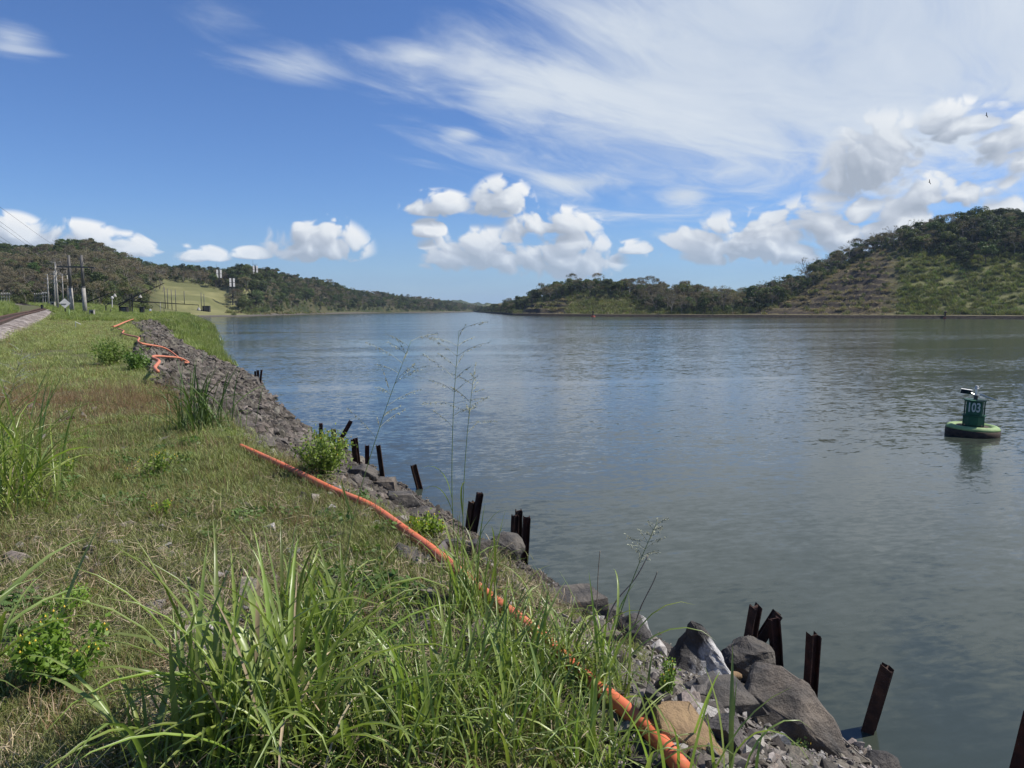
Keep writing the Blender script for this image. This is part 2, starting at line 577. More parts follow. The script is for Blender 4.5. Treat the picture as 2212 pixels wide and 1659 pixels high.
def on_bank(px, py, y0=0.4, y1=400):
    """where the sight line through a pixel meets the bank"""
    d = ray(px, py)
    ys = np.geomspace(y0, y1, 900)
    x, z = d.x / d.y * ys, CAMZ + d.z / d.y * ys
    k = np.nonzero(z < hb(x, ys))[0]
    i = k[0] if len(k) else len(ys) - 1
    return Vector((x[i], ys[i], z[i]))


def shore_point(px, off=0.4, y0=3, y1=250):
    """water's edge (plus OFF metres out) in the direction of a pixel column"""
    ys = np.linspace(y0, y1, 6000)
    q = 512 + FPX * (xs(ys) + off) / (ys * math.cos(PITCH) + CAMZ * math.sin(PITCH))
    i = int(np.argmin(np.abs(q - px)))
    return Vector((xs(ys[i]) + off, ys[i], 0))


def grid_faces(nr, nc):
    a = np.arange(nr * nc).reshape(nr, nc)
    return np.stack([a[:-1, :-1], a[:-1, 1:], a[1:, 1:], a[1:, :-1]], -1).reshape(-1, 4)


def np_mesh(name, V, F, mat, smooth=True, attrs=None):
    me = bpy.data.meshes.new(name)
    V = np.asarray(V, np.float32)
    F = np.asarray(F, np.int32)
    me.vertices.add(len(V))
    me.vertices.foreach_set('co', V.ravel())
    me.loops.add(F.size)
    me.loops.foreach_set('vertex_index', F.ravel())
    me.polygons.add(len(F))
    me.polygons.foreach_set('loop_start', np.arange(0, F.size, F.shape[1], dtype=np.int32))
    me.polygons.foreach_set('loop_total', np.full(len(F), F.shape[1], dtype=np.int32))
    me.update(calc_edges=True)
    me.validate()
    if smooth:
        me.polygons.foreach_set('use_smooth', np.ones(len(me.polygons), bool))
    me.materials.append(mat)
    for k, a in (attrs or {}).items():
        at = me.attributes.new(k, 'FLOAT', 'POINT')
        at.data.foreach_set('value', np.asarray(a, np.float32).ravel())
    return me


def ground_material():
    m = bpy.data.materials.new('bank_ground')
    m.use_nodes = True
    T = NT(m.node_tree)
    out = T.n('ShaderNodeOutputMaterial')
    p = T.n('ShaderNodeBsdfPrincipled')
    p.inputs['Roughness'].default_value = 0.95
    p.inputs['Specular IOR Level'].default_value = 0.1
    g = T.n('ShaderNodeNewGeometry')
    pos = g.outputs['Position']

    def attr(n):
        a = T.n('ShaderNodeAttribute')
        a.attribute_name = n
        return a.outputs['Fac']
    n_f = T.noise(pos, 9, 6, 0.65)
    n_m = T.noise(pos, 1.6, 4, 0.6)
    n_l = T.noise(pos, 0.06, 4, 0.6)
    vo = T.n('ShaderNodeTexVoronoi')
    T.link(pos, vo.inputs['Vector'])
    vo.inputs['Scale'].default_value = 24
    vs = T.n('ShaderNodeSeparateColor')
    T.link(vo.outputs['Color'], vs.inputs[0])
    soil = T.mix(T.rng(n_f, .38, .62), (0.055, 0.05, 0.042), (0.17, 0.15, 0.12))
    soil = T.mix(T.rng(vs.outputs[0], .35, 1, 0, .75), soil, T.mix(vs.outputs[1], (0.06, 0.056, 0.05), (0.26, 0.24, 0.21)))
    grass = T.mix(T.rng(n_m, .35, .65), (0.085, 0.10, 0.04), (0.14, 0.13, 0.07))
    rock = T.mix(T.rng(n_f, .35, .65), (0.045, 0.042, 0.038), (0.11, 0.098, 0.085))
    fld = T.mix(T.rng(T.noise(T.v('MULTIPLY', pos, (1, 1, 6)), 0.05, 5, .6), .36, .64), (0.15, 0.15, 0.065), (0.215, 0.205, 0.092))
    fld = T.mix(T.rng(T.noise(pos, 0.02, 3), .45, .6), fld, (0.125, 0.13, 0.055))
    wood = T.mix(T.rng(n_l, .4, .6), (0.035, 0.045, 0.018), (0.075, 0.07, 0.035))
    c = T.mix(attr('grass'), soil, grass)
    c = T.mix(attr('rock'), c, rock)
    c = T.mix(attr('field'), c, fld)
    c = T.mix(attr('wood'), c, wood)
    T.link(c, p.inputs['Base Color'])
    b = T.n('ShaderNodeBump')
    b.inputs['Distance'].default_value = 0.03
    T.link(T.m('MULTIPLY_ADD', vo.outputs['Distance'], -.8, n_f), b.inputs['Height'])
    T.link(b.outputs[0], p.inputs['Normal'])
    T.link(p.outputs[0], out.inputs[0])
    return m


rows = np.concatenate([np.linspace(-5, 1.9, 40), np.geomspace(2.0, 3800, 400)])
e_in = np.concatenate([np.linspace(-6, 10, 92), np.geomspace(10.3, 1500, 68)])
YY, EE = np.meshgrid(rows, e_in, indexing='ij')
XX = xs(YY) - EE
ZZ = hb(XX, YY)
tt = (XX - xc(YY)) / (xs(YY) - xc(YY))
PXX = 512 + FPX * XX / np.maximum(YY, 2)
a_rock = sstep(tt, -0.03, 0.12) * sstep(YY, 8, 14) * (YY < 260)
a_rock = np.maximum(a_rock, sstep(tt, 0.6, 0.9) * (YY < 505))
a_rock = np.maximum(a_rock, sstep(tt, 0.55, 0.85) * 0.8)
bare = sstep(fbm(XX * .9, YY * .9, 21), .42, .6) * (1 - sstep(YY, 3.5, 7.5))
a_grass = np.clip(1 - bare, 0, 1) * (1 - sstep(tt, -0.05, 0.1))
a_field = sstep(PXX, 148, 166) * (1 - sstep(PXX, 246, 262)) * sstep(YY, 470, 520) * (1 - sstep(YY, 680, 720)) * (tt < 0.4)
HSg, HDg = np.interp(PXX, HP, HS), np.interp(PXX, HP, HD)
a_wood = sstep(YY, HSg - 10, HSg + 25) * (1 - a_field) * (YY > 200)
M_ground = ground_material()
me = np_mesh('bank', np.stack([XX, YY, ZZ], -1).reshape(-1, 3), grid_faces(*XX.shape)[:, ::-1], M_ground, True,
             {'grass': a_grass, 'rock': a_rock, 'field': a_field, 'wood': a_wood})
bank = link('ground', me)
tag(bank, kind='structure')

# ------------------------------------------------------------------ water
def water_material():
    m = bpy.data.materials.new('canal_water')
    m.use_nodes = True
    T = NT(m.node_tree)
    out = T.n('ShaderNodeOutputMaterial')
    p = T.n('ShaderNodeBsdfPrincipled')
    p.inputs['Base Color'].default_value = (0.042, 0.052, 0.040, 1)
    p.inputs['Roughness'].default_value = 0.10
    p.inputs['IOR'].default_value = 1.333
    g = T.n('ShaderNodeNewGeometry')
    pos = T.v('MULTIPLY', g.outputs['Position'], (1, 1, 0))
    rot = T.n('ShaderNodeVectorRotate', rotation_type='Z_AXIS')
    T.link(pos, rot.inputs['Vector'])
    rot.inputs['Angle'].default_value = R(-12)
    q = T.v('MULTIPLY', rot.outputs[0], (0.45, 1.0, 0))
    half = (0.5, 0.5, 0.5)
    a = T.v('SUBTRACT', T.noise(q, 1.7, 3, 0.55, 0.6, col=True), half)
    b = T.v('SUBTRACT', T.noise(q, 7.0, 3, 0.6, 0.4, col=True), half)
    c = T.v('SUBTRACT', T.noise(T.v('MULTIPLY', rot.outputs[0], (0.6, 1, 0)), 0.22, 2, 0.5, 0.3, col=True), half)
    # cat's paws: patches of rougher and calmer water
    patch = T.rng(T.noise(T.v('MULTIPLY', rot.outputs[0], (0.006, 0.05, 0)), 1.0, 4, 0.55, 0.5), 0.42, 0.58, 0.28, 1.3)
    tilt = T.v('ADD', T.v('SCALE', a, 0.20), T.v('SCALE', b, 0.34))
    tilt = T.v('ADD', tilt, T.v('SCALE', c, 0.03))
    sy = T.n('ShaderNodeSeparateXYZ')
    T.link(pos, sy.inputs[0])
    calm = T.rng(sy.outputs[1], 8.0, 110.0, 0.5, 1.15)      # sheltered water close to the bank
    tilt = T.v('SCALE', tilt, T.m('MULTIPLY', patch, calm))
    tilt = T.v('MULTIPLY', tilt, (0.9, 1.3, 0))
    nrm = T.v('NORMALIZE', T.v('ADD', tilt, (0, 0, 1)))
    T.link(nrm, p.inputs['Normal'])
    T.link(p.outputs[0], out.inputs[0])
    return m


wm = mesh_of('water', [(-5500, -60, 0), (5500, -60, 0), (5500, 6000, 0), (-5500, 6000, 0)], [(0, 1, 2, 3)], water_material())
tag(link('water', wm), kind='structure')

# ------------------------------------------------------------------ far bank on the right
RP = [474, 480, 495, 512, 540, 593, 680, 768, 900, 1024, 1150, 1300, 1450]
RSH = [1900, 1500, 1000, 690, 600, 555, 515, 480, 435, 394, 365, 340, 330]
SP = [474, 493, 509, 546, 574, 602, 648, 694, 731, 745, 759, 787, 815, 847, 880, 917, 968, 1009, 1060, 1200, 1450]
SY = [309, 308, 301, 289, 281, 283, 286, 291, 297, 299, 292, 279, 268, 252, 236, 227, 219, 222, 222, 226, 230]
DP = [474, 512, 600, 731, 760, 847, 968, 1200, 1450]
DD = [60, 110, 125, 110, 100, 150, 190, 190, 190]


def right_land(px, t):
    """px: direction column, t: 0 at the shore, 1 on the ridge -> world points"""
    sh = np.interp(px, RP, RSH)
    dd = np.interp(px, DP, DD)
    Y = sh + np.where(t < 0, t * 40, t * dd)
    sil = np.interp(px, SP, SY)
    zr = np.maximum((310 - sil) / FPX * (sh + dd) + 5 - 9.5, 3.0)
    u = np.clip((t - 0.10) / 0.90, 0, 1)
    prof = 0.5 * np.sin(u * math.pi / 2) + 0.5 * u * u * (3 - 2 * u)
    zz = (zr - 2.0) * prof
    X = (px - 512) / FPX * Y
    ter = sstep(px, 742, 765) * (1 - sstep(px, 860, 905)) * (1 - sstep(t, .5, .66)) * (.35 + .65 * sstep(fbm(X / 40, Y / 14, 36), .35, .55))
    ter = np.maximum(ter, sstep(px, 520, 530) * (1 - sstep(px, 560, 580)) * (1 - sstep(t, .5, .6)))
    st = 4.3
    k = zz / st
    stepped = st * (np.floor(k) + sstep(k - np.floor(k), 0.0, 0.45))
    zz = zz * (1 - ter) + stepped * ter
    wild = (1 - ter) * np.clip(u * 3, 0, 1)
    zz = zz + (fbm(X / 30, Y / 30, 31) - .5) * 9 * wild + (fbm(X / 7, Y / 7, 33) - .5) * 1.6 * wild
    over = np.clip(t - 1, 0, None)
    zz = zz * np.clip(1 - over * 0.55, 0.1, 1)
    base = np.where(t < 0.012, np.where(t < 0, -1.5, 1.6), 2.0 + 0.3 * (fbm(X / 5, Y / 5, 35) - .5))
    return X, Y, base + zz


def far_material():
    m = bpy.data.materials.new('far_bank_ground')
    m.use_nodes = True
    T = NT(m.node_tree)
    out = T.n('ShaderNodeOutputMaterial')
    p = T.n('ShaderNodeBsdfPrincipled')
    p.inputs['Roughness'].default_value = 1.0
    p.inputs['Specular IOR Level'].default_value = 0.05
    g = T.n('ShaderNodeNewGeometry')
    pos = g.outputs['Position']

    def attr(n):
        a = T.n('ShaderNodeAttribute')
        a.attribute_name = n
        return a.outputs['Fac']
    n1 = T.noise(pos, 0.25, 6, 0.65)
    n2 = T.noise(T.v('MULTIPLY', pos, (1, 1, 3)), 0.6, 5, 0.65)
    green = T.mix(T.rng(n1, .36, .64), (0.09, 0.10, 0.04), (0.18, 0.175, 0.08))
    dry = T.mix(T.rng(n2, .36, .64), (0.045, 0.038, 0.028), (0.16, 0.13, 0.075))
    soil = T.mix(T.rng(n2, .36, .64), (0.03, 0.026, 0.022), (0.085, 0.07, 0.055))
    strip = T.mix(T.rng(n1, .36, .64), (0.13, 0.125, 0.06), (0.21, 0.18, 0.11))
    wood = T.mix(T.rng(n1, .36, .64), (0.03, 0.036, 0.017), (0.065, 0.06, 0.03))
    c = T.mix(attr('dry'), green, dry)
    c = T.mix(attr('wood'), c, wood)
    c = T.mix(attr('strip'), c, strip)
    nz = T.n('ShaderNodeSeparateXYZ')
    T.link(g.outputs['True Normal'], nz.inputs[0])
    c = T.mix(T.m('MULTIPLY', attr('dry'), T.rng(nz.outputs[2], .86, .72, 0, 1)), c, soil)
    c = T.mix(attr('riser'), c, soil)
    c = T.mix(attr('cut'), c, soil)
    T.link(c, p.inputs['Base Color'])
    T.link(p.outputs[0], out.inputs[0])
    return m


def forest_from(px):
    """how far up the right hand slope the trees begin"""
    return np.interp(px, [474, 509, 530, 600, 635, 652, 731, 745, 765, 800, 850, 885, 905, 930, 1024, 1200], [.12, .22, .62, .66, .55, .14, .12, .14, .25, .62, .80, .84, .70, .56, .50, .5])


pxg = np.concatenate([np.linspace(474, 520, 40), np.linspace(521, 1450, 340)])
tg = np.concatenate([[-.3, -.02, 0.0, 0.004, 0.012, 0.02], np.linspace(0.04, 1.0, 70), np.linspace(1.05, 2.6, 16)])
PG, TG = np.meshgrid(pxg, tg, indexing='ij')
XR, YR, ZR = right_land(PG, TG)
ff = forest_from(PG)
a_dry = np.clip(sstep(PG, 738, 760) * (1 - sstep(PG, 875, 905)) + sstep(PG, 518, 530) * (1 - sstep(PG, 562, 580)), 0, 1)
a_woodr = sstep(TG, ff - .04, ff + .06)
a_strip = sstep(TG, 0.002, 0.008) * (1 - sstep(TG, 0.07, 0.11))
kk = (ZR - 2.0) / 4.3
a_rise = a_dry * ((kk - np.floor(kk)) < .40) * (TG > .11) * (TG < .62) * (fbm(XR / 18, YR / 6, 37) > .36)
path = np.exp(-((PG - (640 + TG * 150)) / 7) ** 2) * (TG < .22) * 1.0
a_strip = np.maximum(a_strip, path * 0.9)
a_cut = 1 - sstep(TG, 0.004, 0.010)
a_cut = np.maximum(a_cut, sstep(PG, 890, 930) * sstep(TG, .08, .1) * (1 - sstep(TG, .13, .17)))
me = np_mesh('far_bank', np.stack([XR, YR, ZR], -1).reshape(-1, 3), grid_faces(*XR.shape), far_material(), True,
             {'riser': a_rise, 'dry': a_dry, 'wood': a_woodr, 'strip': a_strip, 'cut': a_cut})
tag(link('far_bank_terrain', me), kind='structure')


# distant hills closing the reach of the canal
def far_hill(name, prof, D, depth, mat, seed):
    px = np.linspace(prof[0][0], prof[-1][0], 120)
    sil = np.interp(px, [q[0] for q in prof], [q[1] for q in prof])
    v = np.linspace(0, 1, 14)
    PX, V = np.meshgrid(px, v, indexing='ij')
    Y = D + depth * V
    X = (PX - 512) / FPX * Y
    z = np.maximum(((310 - sil)[:, None] / FPX * D + 5), 0) * np.sin(np.clip(V * 1.35, 0, 1) * math.pi / 2)
    z = z + (fbm(X / 60, Y / 60, seed) - .5) * 0.012 * D * np.clip(V * 4, 0, 1) - 0.5
    tag(link(name, np_mesh(name, np.stack([X, Y, z], -1).reshape(-1, 3), grid_faces(*X.shape), mat)), kind='structure')


M_farwood = material('distant_wood', (0.04, 0.055, 0.022), 1, 0.05, (0.075, 0.085, 0.035), 0.02, 14, 0.03)
M_farfield = material('distant_field', (0.15, 0.165, 0.07), 1, 0.05, (0.22, 0.20, 0.10), 0.01)
far_hill('hill_ridge', [(425, 309), (440, 305), (452, 300.5), (462, 300), (474, 303), (486, 303.5), (496, 306), (505, 308)], 3300, 500, M_farwood, 41)
far_hill('hill_field', [(470, 309), (490, 305.5), (500, 303.5), (512, 302.5), (530, 302), (550, 301)], 2900, 500, M_farfield, 42)
far_hill('hill_top', [(494, 308), (500, 302), (506, 300), (514, 300.5), (524, 302), (560, 303)], 4300, 500, M_farwood, 43)
far_hill('shore_rise', [(395, 313), (405, 309.5), (425, 309), (450, 309), (470, 309.5), (492, 309.5), (505, 311)], 2200, 300, M_farfield, 44)
far_hill('hill_gap', [(715, 300), (728, 293), (738, 289.5), (746, 290), (752, 295), (765, 300)], 2600, 500, M_farwood, 45)

# ------------------------------------------------------------------ scattering (only for uncountable stuff)
def proto(name, me):
    return bpy.data.objects.new(name, me)      # kept out of the scene; only instanced


SCN = [0]


def scatter(name, pts, rots, scls, idx, protos, label, cat, parent=None):
    SCN[0] += 1
    col = bpy.data.collections.new('set_%02d' % SCN[0])
    for i, me in enumerate(protos):
        col.objects.link(proto('p%02d_%02d' % (SCN[0], i), me))
    me = bpy.data.meshes.new(name)
    n = len(pts)
    me.vertices.add(n)
    me.vertices.foreach_set('co', np.asarray(pts, np.float32).ravel())
    a = me.attributes.new('rot', 'FLOAT_VECTOR', 'POINT')
    a.data.foreach_set('vector', np.asarray(rots, np.float32).ravel())
    sc = np.asarray(scls, np.float32)
    if sc.ndim == 1:
        sc = np.repeat(sc[:, None], 3, 1)
    a = me.attributes.new('scl', 'FLOAT_VECTOR', 'POINT')
    a.data.foreach_set('vector', sc.ravel())
    a = me.attributes.new('idx', 'INT', 'POINT')
    a.data.foreach_set('value', np.asarray(idx, np.int32))
    o = link(name, me, parent)
    g = bpy.data.node_groups.new(name, 'GeometryNodeTree')
    g.interface.new_socket('Geometry', in_out='INPUT', socket_type='NodeSocketGeometry')
    g.interface.new_socket('Geometry', in_out='OUTPUT', socket_type='NodeSocketGeometry')
    N = g.nodes
    gi, go = N.new('NodeGroupInput'), N.new('NodeGroupOutput')
    iop = N.new('GeometryNodeInstanceOnPoints')
    ci = N.new('GeometryNodeCollectionInfo')
    ci.inputs[0].default_value = col
    ci.inputs['Separate Children'].default_value = True
    ci.inputs['Reset Children'].default_value = True

    def na(nm, t):
        q = N.new('GeometryNodeInputNamedAttribute')
        q.data_type = t
        q.inputs[0].default_value = nm
        return q.outputs[0]
    L = g.links
    L.new(gi.outputs[0], iop.inputs['Points'])
    L.new(ci.outputs[0], iop.inputs['Instance'])
    iop.inputs['Pick Instance'].default_value = True
    L.new(na('idx', 'INT'), iop.inputs['Instance Index'])
    e2r = N.new('FunctionNodeEulerToRotation')
    L.new(na('rot', 'FLOAT_VECTOR'), e2r.inputs[0])
    L.new(e2r.outputs[0], iop.inputs['Rotation'])
    L.new(na('scl', 'FLOAT_VECTOR'), iop.inputs['Scale'])
    L.new(iop.outputs[0], go.inputs[0])
    md = o.modifiers.new('instances', 'NODES')
    md.node_group = g
    tag(o, label, cat if not parent else None, kind='stuff')
    return o


def zrots(n, tilt=0.12):
    r = np.zeros((n, 3))
    r[:, 0] = rng.normal(0, tilt, n)
    r[:, 1] = rng.normal(0, tilt, n)
    r[:, 2] = rng.uniform(0, 2 * math.pi, n)
    return r


# ---- blades, tufts
def blade_pts(L, bend, lean, n=7):
    """centre line of one leaf in the XZ plane"""
    p = Vector((0, 0, 0))
    out = [p.copy()]
    a = lean
    for i in range(n):
        a += bend * ((i + 1) / n) ** 1.5 / n * 2.0
        p = p + Vector((math.sin(a), 0, math.cos(a))) * (L / n)
        out.append(p.copy())
    return out


def blade_mesh(name, L, w, bend, lean, mat, n=7, fold=0.35):
    c = blade_pts(L, bend, lean, n)
    V, F = [], []
    for i, p in enumerate(c):
        u = i / n
        ww = w * (0.55 + 0.45 * min(1, u * 4)) * (1 - max(0, (u - .45) / .55) ** 1.6) + 0.0008
        V += [p + Vector((0, -ww / 2, ww * fold)), p, p + Vector((0, ww / 2, ww * fold))]
    for i in range(n):
        k = i * 3
        F += [(k, k + 1, k + 4, k + 3), (k + 1, k + 2, k + 5, k + 4)]
    return mesh_of(name, V, F, mat, True)


def tuft_mesh(name, n, h, spread, w, mat, bend=1.0, seg=3, seeds=0, seedmat=None, seed=0):
    r = random.Random(seed)
    V, F, mi = [], [], []
    for i in range(n):
        a = r.uniform(0, 2 * math.pi)
        L = h * r.uniform(.55, 1.15)
        c = blade_pts(L, bend * r.uniform(.2, 1.3), r.uniform(0, .65), seg)
        d = Vector((math.cos(a), math.sin(a), 0))
        o = Vector((r.gauss(0, spread), r.gauss(0, spread), -0.01 * h))
        side = Vector((-d.y, d.x, 0))
        k = len(V)
        for j, p in enumerate(c):
            ww = w * (1 - (j / seg) ** 1.5) * r.uniform(.8, 1.2) + w * .06
            q = o + d * p.x + Vector((0, 0, p.z))
            V += [q - side * ww / 2, q + side * ww / 2]
        for j in range(seg):
            F.append((k + 2 * j, k + 2 * j + 1, k + 2 * j + 3, k + 2 * j + 2))
            mi.append(0)
    for i in range(seeds):
        a, L = r.uniform(0, 2 * math.pi), h * r.uniform(1.1, 1.7)
        lean = r.uniform(0, .4)
        o = Vector((r.gauss(0, spread), r.gauss(0, spread), 0))
        tip = o + Vector((math.cos(a) * math.sin(lean), math.sin(a) * math.sin(lean), math.cos(lean))) * L
        s = Vector((-math.sin(a), math.cos(a), 0))
        k = len(V)
        V += [o - s * w * .2, o + s * w * .2, tip + s * w * .2, tip - s * w * .2]
        F.append((k, k + 1, k + 2, k + 3)); mi.append(1)
        for b in range(5):
            p = o.lerp(tip, .68 + .08 * b)
            q = p + Vector((r.gauss(0, 1), r.gauss(0, 1), r.uniform(.3, 1.2))).normalized() * L * .14
            k = len(V)
            V += [p - s * w * .3, p + s * w * .3, q]
            F.append((k, k + 1, k + 2)); mi.append(1)
    me = mesh_of(name, V, F, mat, True)
    if seedmat:
        me.materials.append(seedmat)
        me.polygons.foreach_set('material_index', mi)
    return me


def hull_rock(name, mat, seed, n=11, size=(1, 1, 1), smooth=False):
    r = random.Random(seed)
    bm = bmesh.new()
    for i in range(n):
        v = Vector((r.gauss(0, 1), r.gauss(0, 1), r.gauss(0, 1))).normalized() * r.uniform(.8, 1.1)
        bm.verts.new((v.x * .5 * size[0], v.y * .5 * size[1], v.z * .5 * size[2]))
    bmesh.ops.convex_hull(bm, input=bm.verts)
    bmesh.ops.delete(bm, geom=[v for v in bm.verts if not v.link_faces], context='VERTS')
    me = bpy.data.meshes.new(name)
    bm.to_mesh(me)
    bm.free()
    me.materials.append(mat)
    return me


def boulder(name, pts, mat, seed, noise=0.03, sub=3, bev=0.03):
    """an angular boulder: hull of given points, edges chipped, faces roughened"""
    r = random.Random(seed)
    bm = bmesh.new()
    for p in pts:
        bm.verts.new([c + r.uniform(-.05, .05) for c in p])
    bmesh.ops.convex_hull(bm, input=bm.verts)
    bmesh.ops.delete(bm, geom=[v for v in bm.verts if not v.link_faces], context='VERTS')
    bmesh.ops.dissolve_limit(bm, angle_limit=R(9), verts=bm.verts, edges=bm.edges)
    bmesh.ops.bevel(bm, geom=list(bm.edges), offset=bev, segments=2, affect='EDGES', profile=0.6, clamp_overlap=True)
    bmesh.ops.triangulate(bm, faces=bm.faces)
    for _ in range(sub):
        long = [e for e in bm.edges if e.calc_length() > 0.11]
        if not long:
            break
        bmesh.ops.subdivide_edges(bm, edges=long, cuts=1, use_grid_fill=False)
        bmesh.ops.triangulate(bm, faces=[f for f in bm.faces if len(f.verts) > 3])
    bm.normal_update()
    import mathutils.noise as mn
    for v in bm.verts:
        q = v.co * 3.1 + Vector((seed * 3.7, 0, 0))
        d = mn.fractal(q, 0.8, 2.1, 5) * noise + (mn.ridged_multi_fractal(v.co * 1.7 + Vector((seed, 0, 0)), 1, 2.2, 4, 1, 2) - 1.2) * noise * .5
        v.co += v.normal * d
    me = bpy.data.meshes.new(name)
    bm.to_mesh(me)
    bm.free()
    me.materials.append(mat)
    return me


# ------------------------------------------------------------------ trees
def leaf_cloud(V, F, lobes, n, size, r, flat=.7, shell=.55):
    for i in range(n):
        c, rad = r.choice(lobes)
        d = Vector((r.gauss(0, 1), r.gauss(0, 1), r.gauss(0, 1))).normalized()
        k = r.uniform(shell, 1.0) ** .6
        p = Vector(c) + Vector((d.x * rad[0], d.y * rad[1], d.z * rad[2])) * k
        nrm = (d * .8 + Vector((r.gauss(0, .6), r.gauss(0, .6), r.gauss(0.3, .6)))).normalized()
        a = nrm.orthogonal().normalized()
        a = (Matrix.Rotation(r.uniform(0, 6.28), 3, nrm) @ a)
        b = nrm.cross(a)
        s = size * r.uniform(.6, 1.3)
        q = len(V)
        V += [p + a * s * .5, p + b * s * .32 * r.uniform(.6, 1.3), p - a * s * .5, p - b * s * .32 * r.uniform(.6, 1.3)]
        F.append((q, q + 1, q + 2, q + 3))


def branches(mb, p, d, L, rad, depth, r, tips, spread=.6):
    q = p + d * L
    mid = p + d * L * .5 + Vector((r.gauss(0, .05), r.gauss(0, .05), 0)) * L
    mb.tube([p, mid, q], [rad, rad * .8, rad * .62], 4 if depth < 2 else 5, False)
    if depth == 0:
        tips.append(q)
        return
    for k in range(r.choice((2, 3, 3))):
        nd = (d + Vector((r.gauss(0, spread), r.gauss(0, spread), r.gauss(.1, spread * .6)))).normalized()
        branches(mb, q, nd, L * r.uniform(.6, .85), rad * .6, depth - 1, r, tips, spread)


def tree_meshes(kind, seed):
    """unit tree about 10 m high -> (trunk mesh, crown mesh)"""
    r = random.Random(seed)
    mb, V, F, tips = MB(), [], [], []
    if kind == 'broad':
        branches(mb, Vector((0, 0, -1)), Vector((r.gauss(0, .06), r.gauss(0, .06), 1)).normalized(), 4.2, .26, 2, r, tips)
        lobes = []
        for k in range(r.randint(9, 12)):
            a, q = r.uniform(0, 6.28), r.uniform(0, 1) ** .6 * 2.7
            z = 7.0 + r.uniform(-2.0, 1.7) - .22 * q * q * .5
            s = r.uniform(1.0, 1.75)
            lobes.append(((math.cos(a) * q, math.sin(a) * q, z), (s, s, s * .72)))
        leaf_cloud(V, F, lobes, 1900, .5, r)
        return mb.mesh('trunk', M_barkdk), (V, F)
    if kind == 'flat':      # umbrella crown with clear stem
        branches(mb, Vector((0, 0, -1)), Vector((r.gauss(0, .08), r.gauss(0, .08), 1)).normalized(), 5.2, .2, 2, r, tips, .8)
        lobes = []
        for k in range(10):
            a, q = r.uniform(0, 6.28), r.uniform(.2, 1) * 3.2
            s = r.uniform(.9, 1.5)
            lobes.append(((math.cos(a) * q, math.sin(a) * q, 8.6 + r.uniform(-.8, .7) - .1 * q), (s, s, s * .42)))
        leaf_cloud(V, F, lobes, 900, .55, r)
        return mb.mesh('trunk', M_bark), (V, F)
    if kind == 'dry':       # leafless dry season crown: twigs with a thin veil of brown leaves
        branches(mb, Vector((0, 0, -1)), Vector((r.gauss(0, .06), r.gauss(0, .06), 1)).normalized(), 3.6, .17, 4, r, tips, .5)
        lobes = [((t.x, t.y, t.z), (.9, .9, .7)) for t in tips] or [((0, 0, 7), (2, 2, 2))]
        leaf_cloud(V, F, lobes, 1000, .36, r, shell=.1)
        return mb.mesh('trunk', M_bark), (V, F)
    if kind == 'bare':
        branches(mb, Vector((0, 0, -1)), Vector((r.gauss(0, .06), r.gauss(0, .06), 1)).normalized(), 4.2, .2, 4, r, tips, .45)
        lobes = [((t.x, t.y, t.z), (.5, .5, .4)) for t in tips[::3]]
        leaf_cloud(V, F, lobes, 160, .3, r, shell=.1)
        return mb.mesh('trunk', M_bark), (V, F)
    if kind == 'shrub':     # about 3 m
        mb.tube([(0, 0, -.5), (.1, 0, 1.2)], [.08, .04], 4)
        lobes = []
        for k in range(7):
            a, q = r.uniform(0, 6.28), r.uniform(0, 1.1)
            s = r.uniform(.6, 1.0)
            lobes.append(((math.cos(a) * q, math.sin(a) * q, r.uniform(.7, 2.0)), (s, s, s * .8)))
        leaf_cloud(V, F, lobes, 520, .34, r)
        return mb.mesh('trunk', M_barkdk), (V, F)


TREES = []          # (kind, trunk mesh, crown mesh)
for kind, mat, k in (('broad', M_tree1, 4), ('broad', M_tree2, 3), ('flat', M_tree1, 2), ('dry', M_tree3, 4), ('bare', M_tree3, 2), ('shrub', M_tree2, 2)):
    for i in range(k):
        tm, (V, F) = tree_meshes(kind, len(TREES) * 17 + 3)
        TREES.append((kind, tm, mesh_of('crown', V, F, mat)))
DARK, MID, FLAT, DRY, BARE, SHRUB = [0, 1, 2, 3], [4, 5, 6], [7, 8], [9, 10, 11, 12], [13, 14], [15, 16]


def join_tree(i):
    kind, tm, cm = TREES[i]
    me = bpy.data.meshes.new('tree')
    bm = bmesh.new()
    bm.from_mesh(tm)
    nt = len(bm.faces)
    bm.from_mesh(cm)
    bm.faces.ensure_lookup_table()
    for j, f in enumerate(bm.faces):
        f.material_index = 0 if j < nt else 1
    bm.to_mesh(me)
    bm.free()
    me.materials.append(tm.materials[0])
    me.materials.append(cm.materials[0])
    return me


TREE_ALL = [join_tree(i) for i in range(len(TREES))]
KNAME = {'broad': 'broadleaf_tree', 'flat': 'umbrella_tree', 'dry': 'dry_tree', 'bare': 'bare_tree', 'shrub': 'shrub'}
KLAB = {'broad': 'leafy green tree', 'flat': 'flat-topped umbrella tree', 'dry': 'brown dry-season tree', 'bare': 'leafless pale-trunked tree', 'shrub': 'low green shrub'}


def place_tree(i, loc, rz, sc, label, group=None):
    kind, tm, cm = TREES[i]
    o = empty(KNAME[kind], loc, (0, 0, rz), 1)
    o.scale = sc if hasattr(sc, '__len__') else (sc, sc, sc)
    link('trunk', tm, o)
    tag(link('crown', cm, o), kind='stuff')
    tag(o, label, 'shrub' if kind == 'shrub' else 'tree', group)
    return o


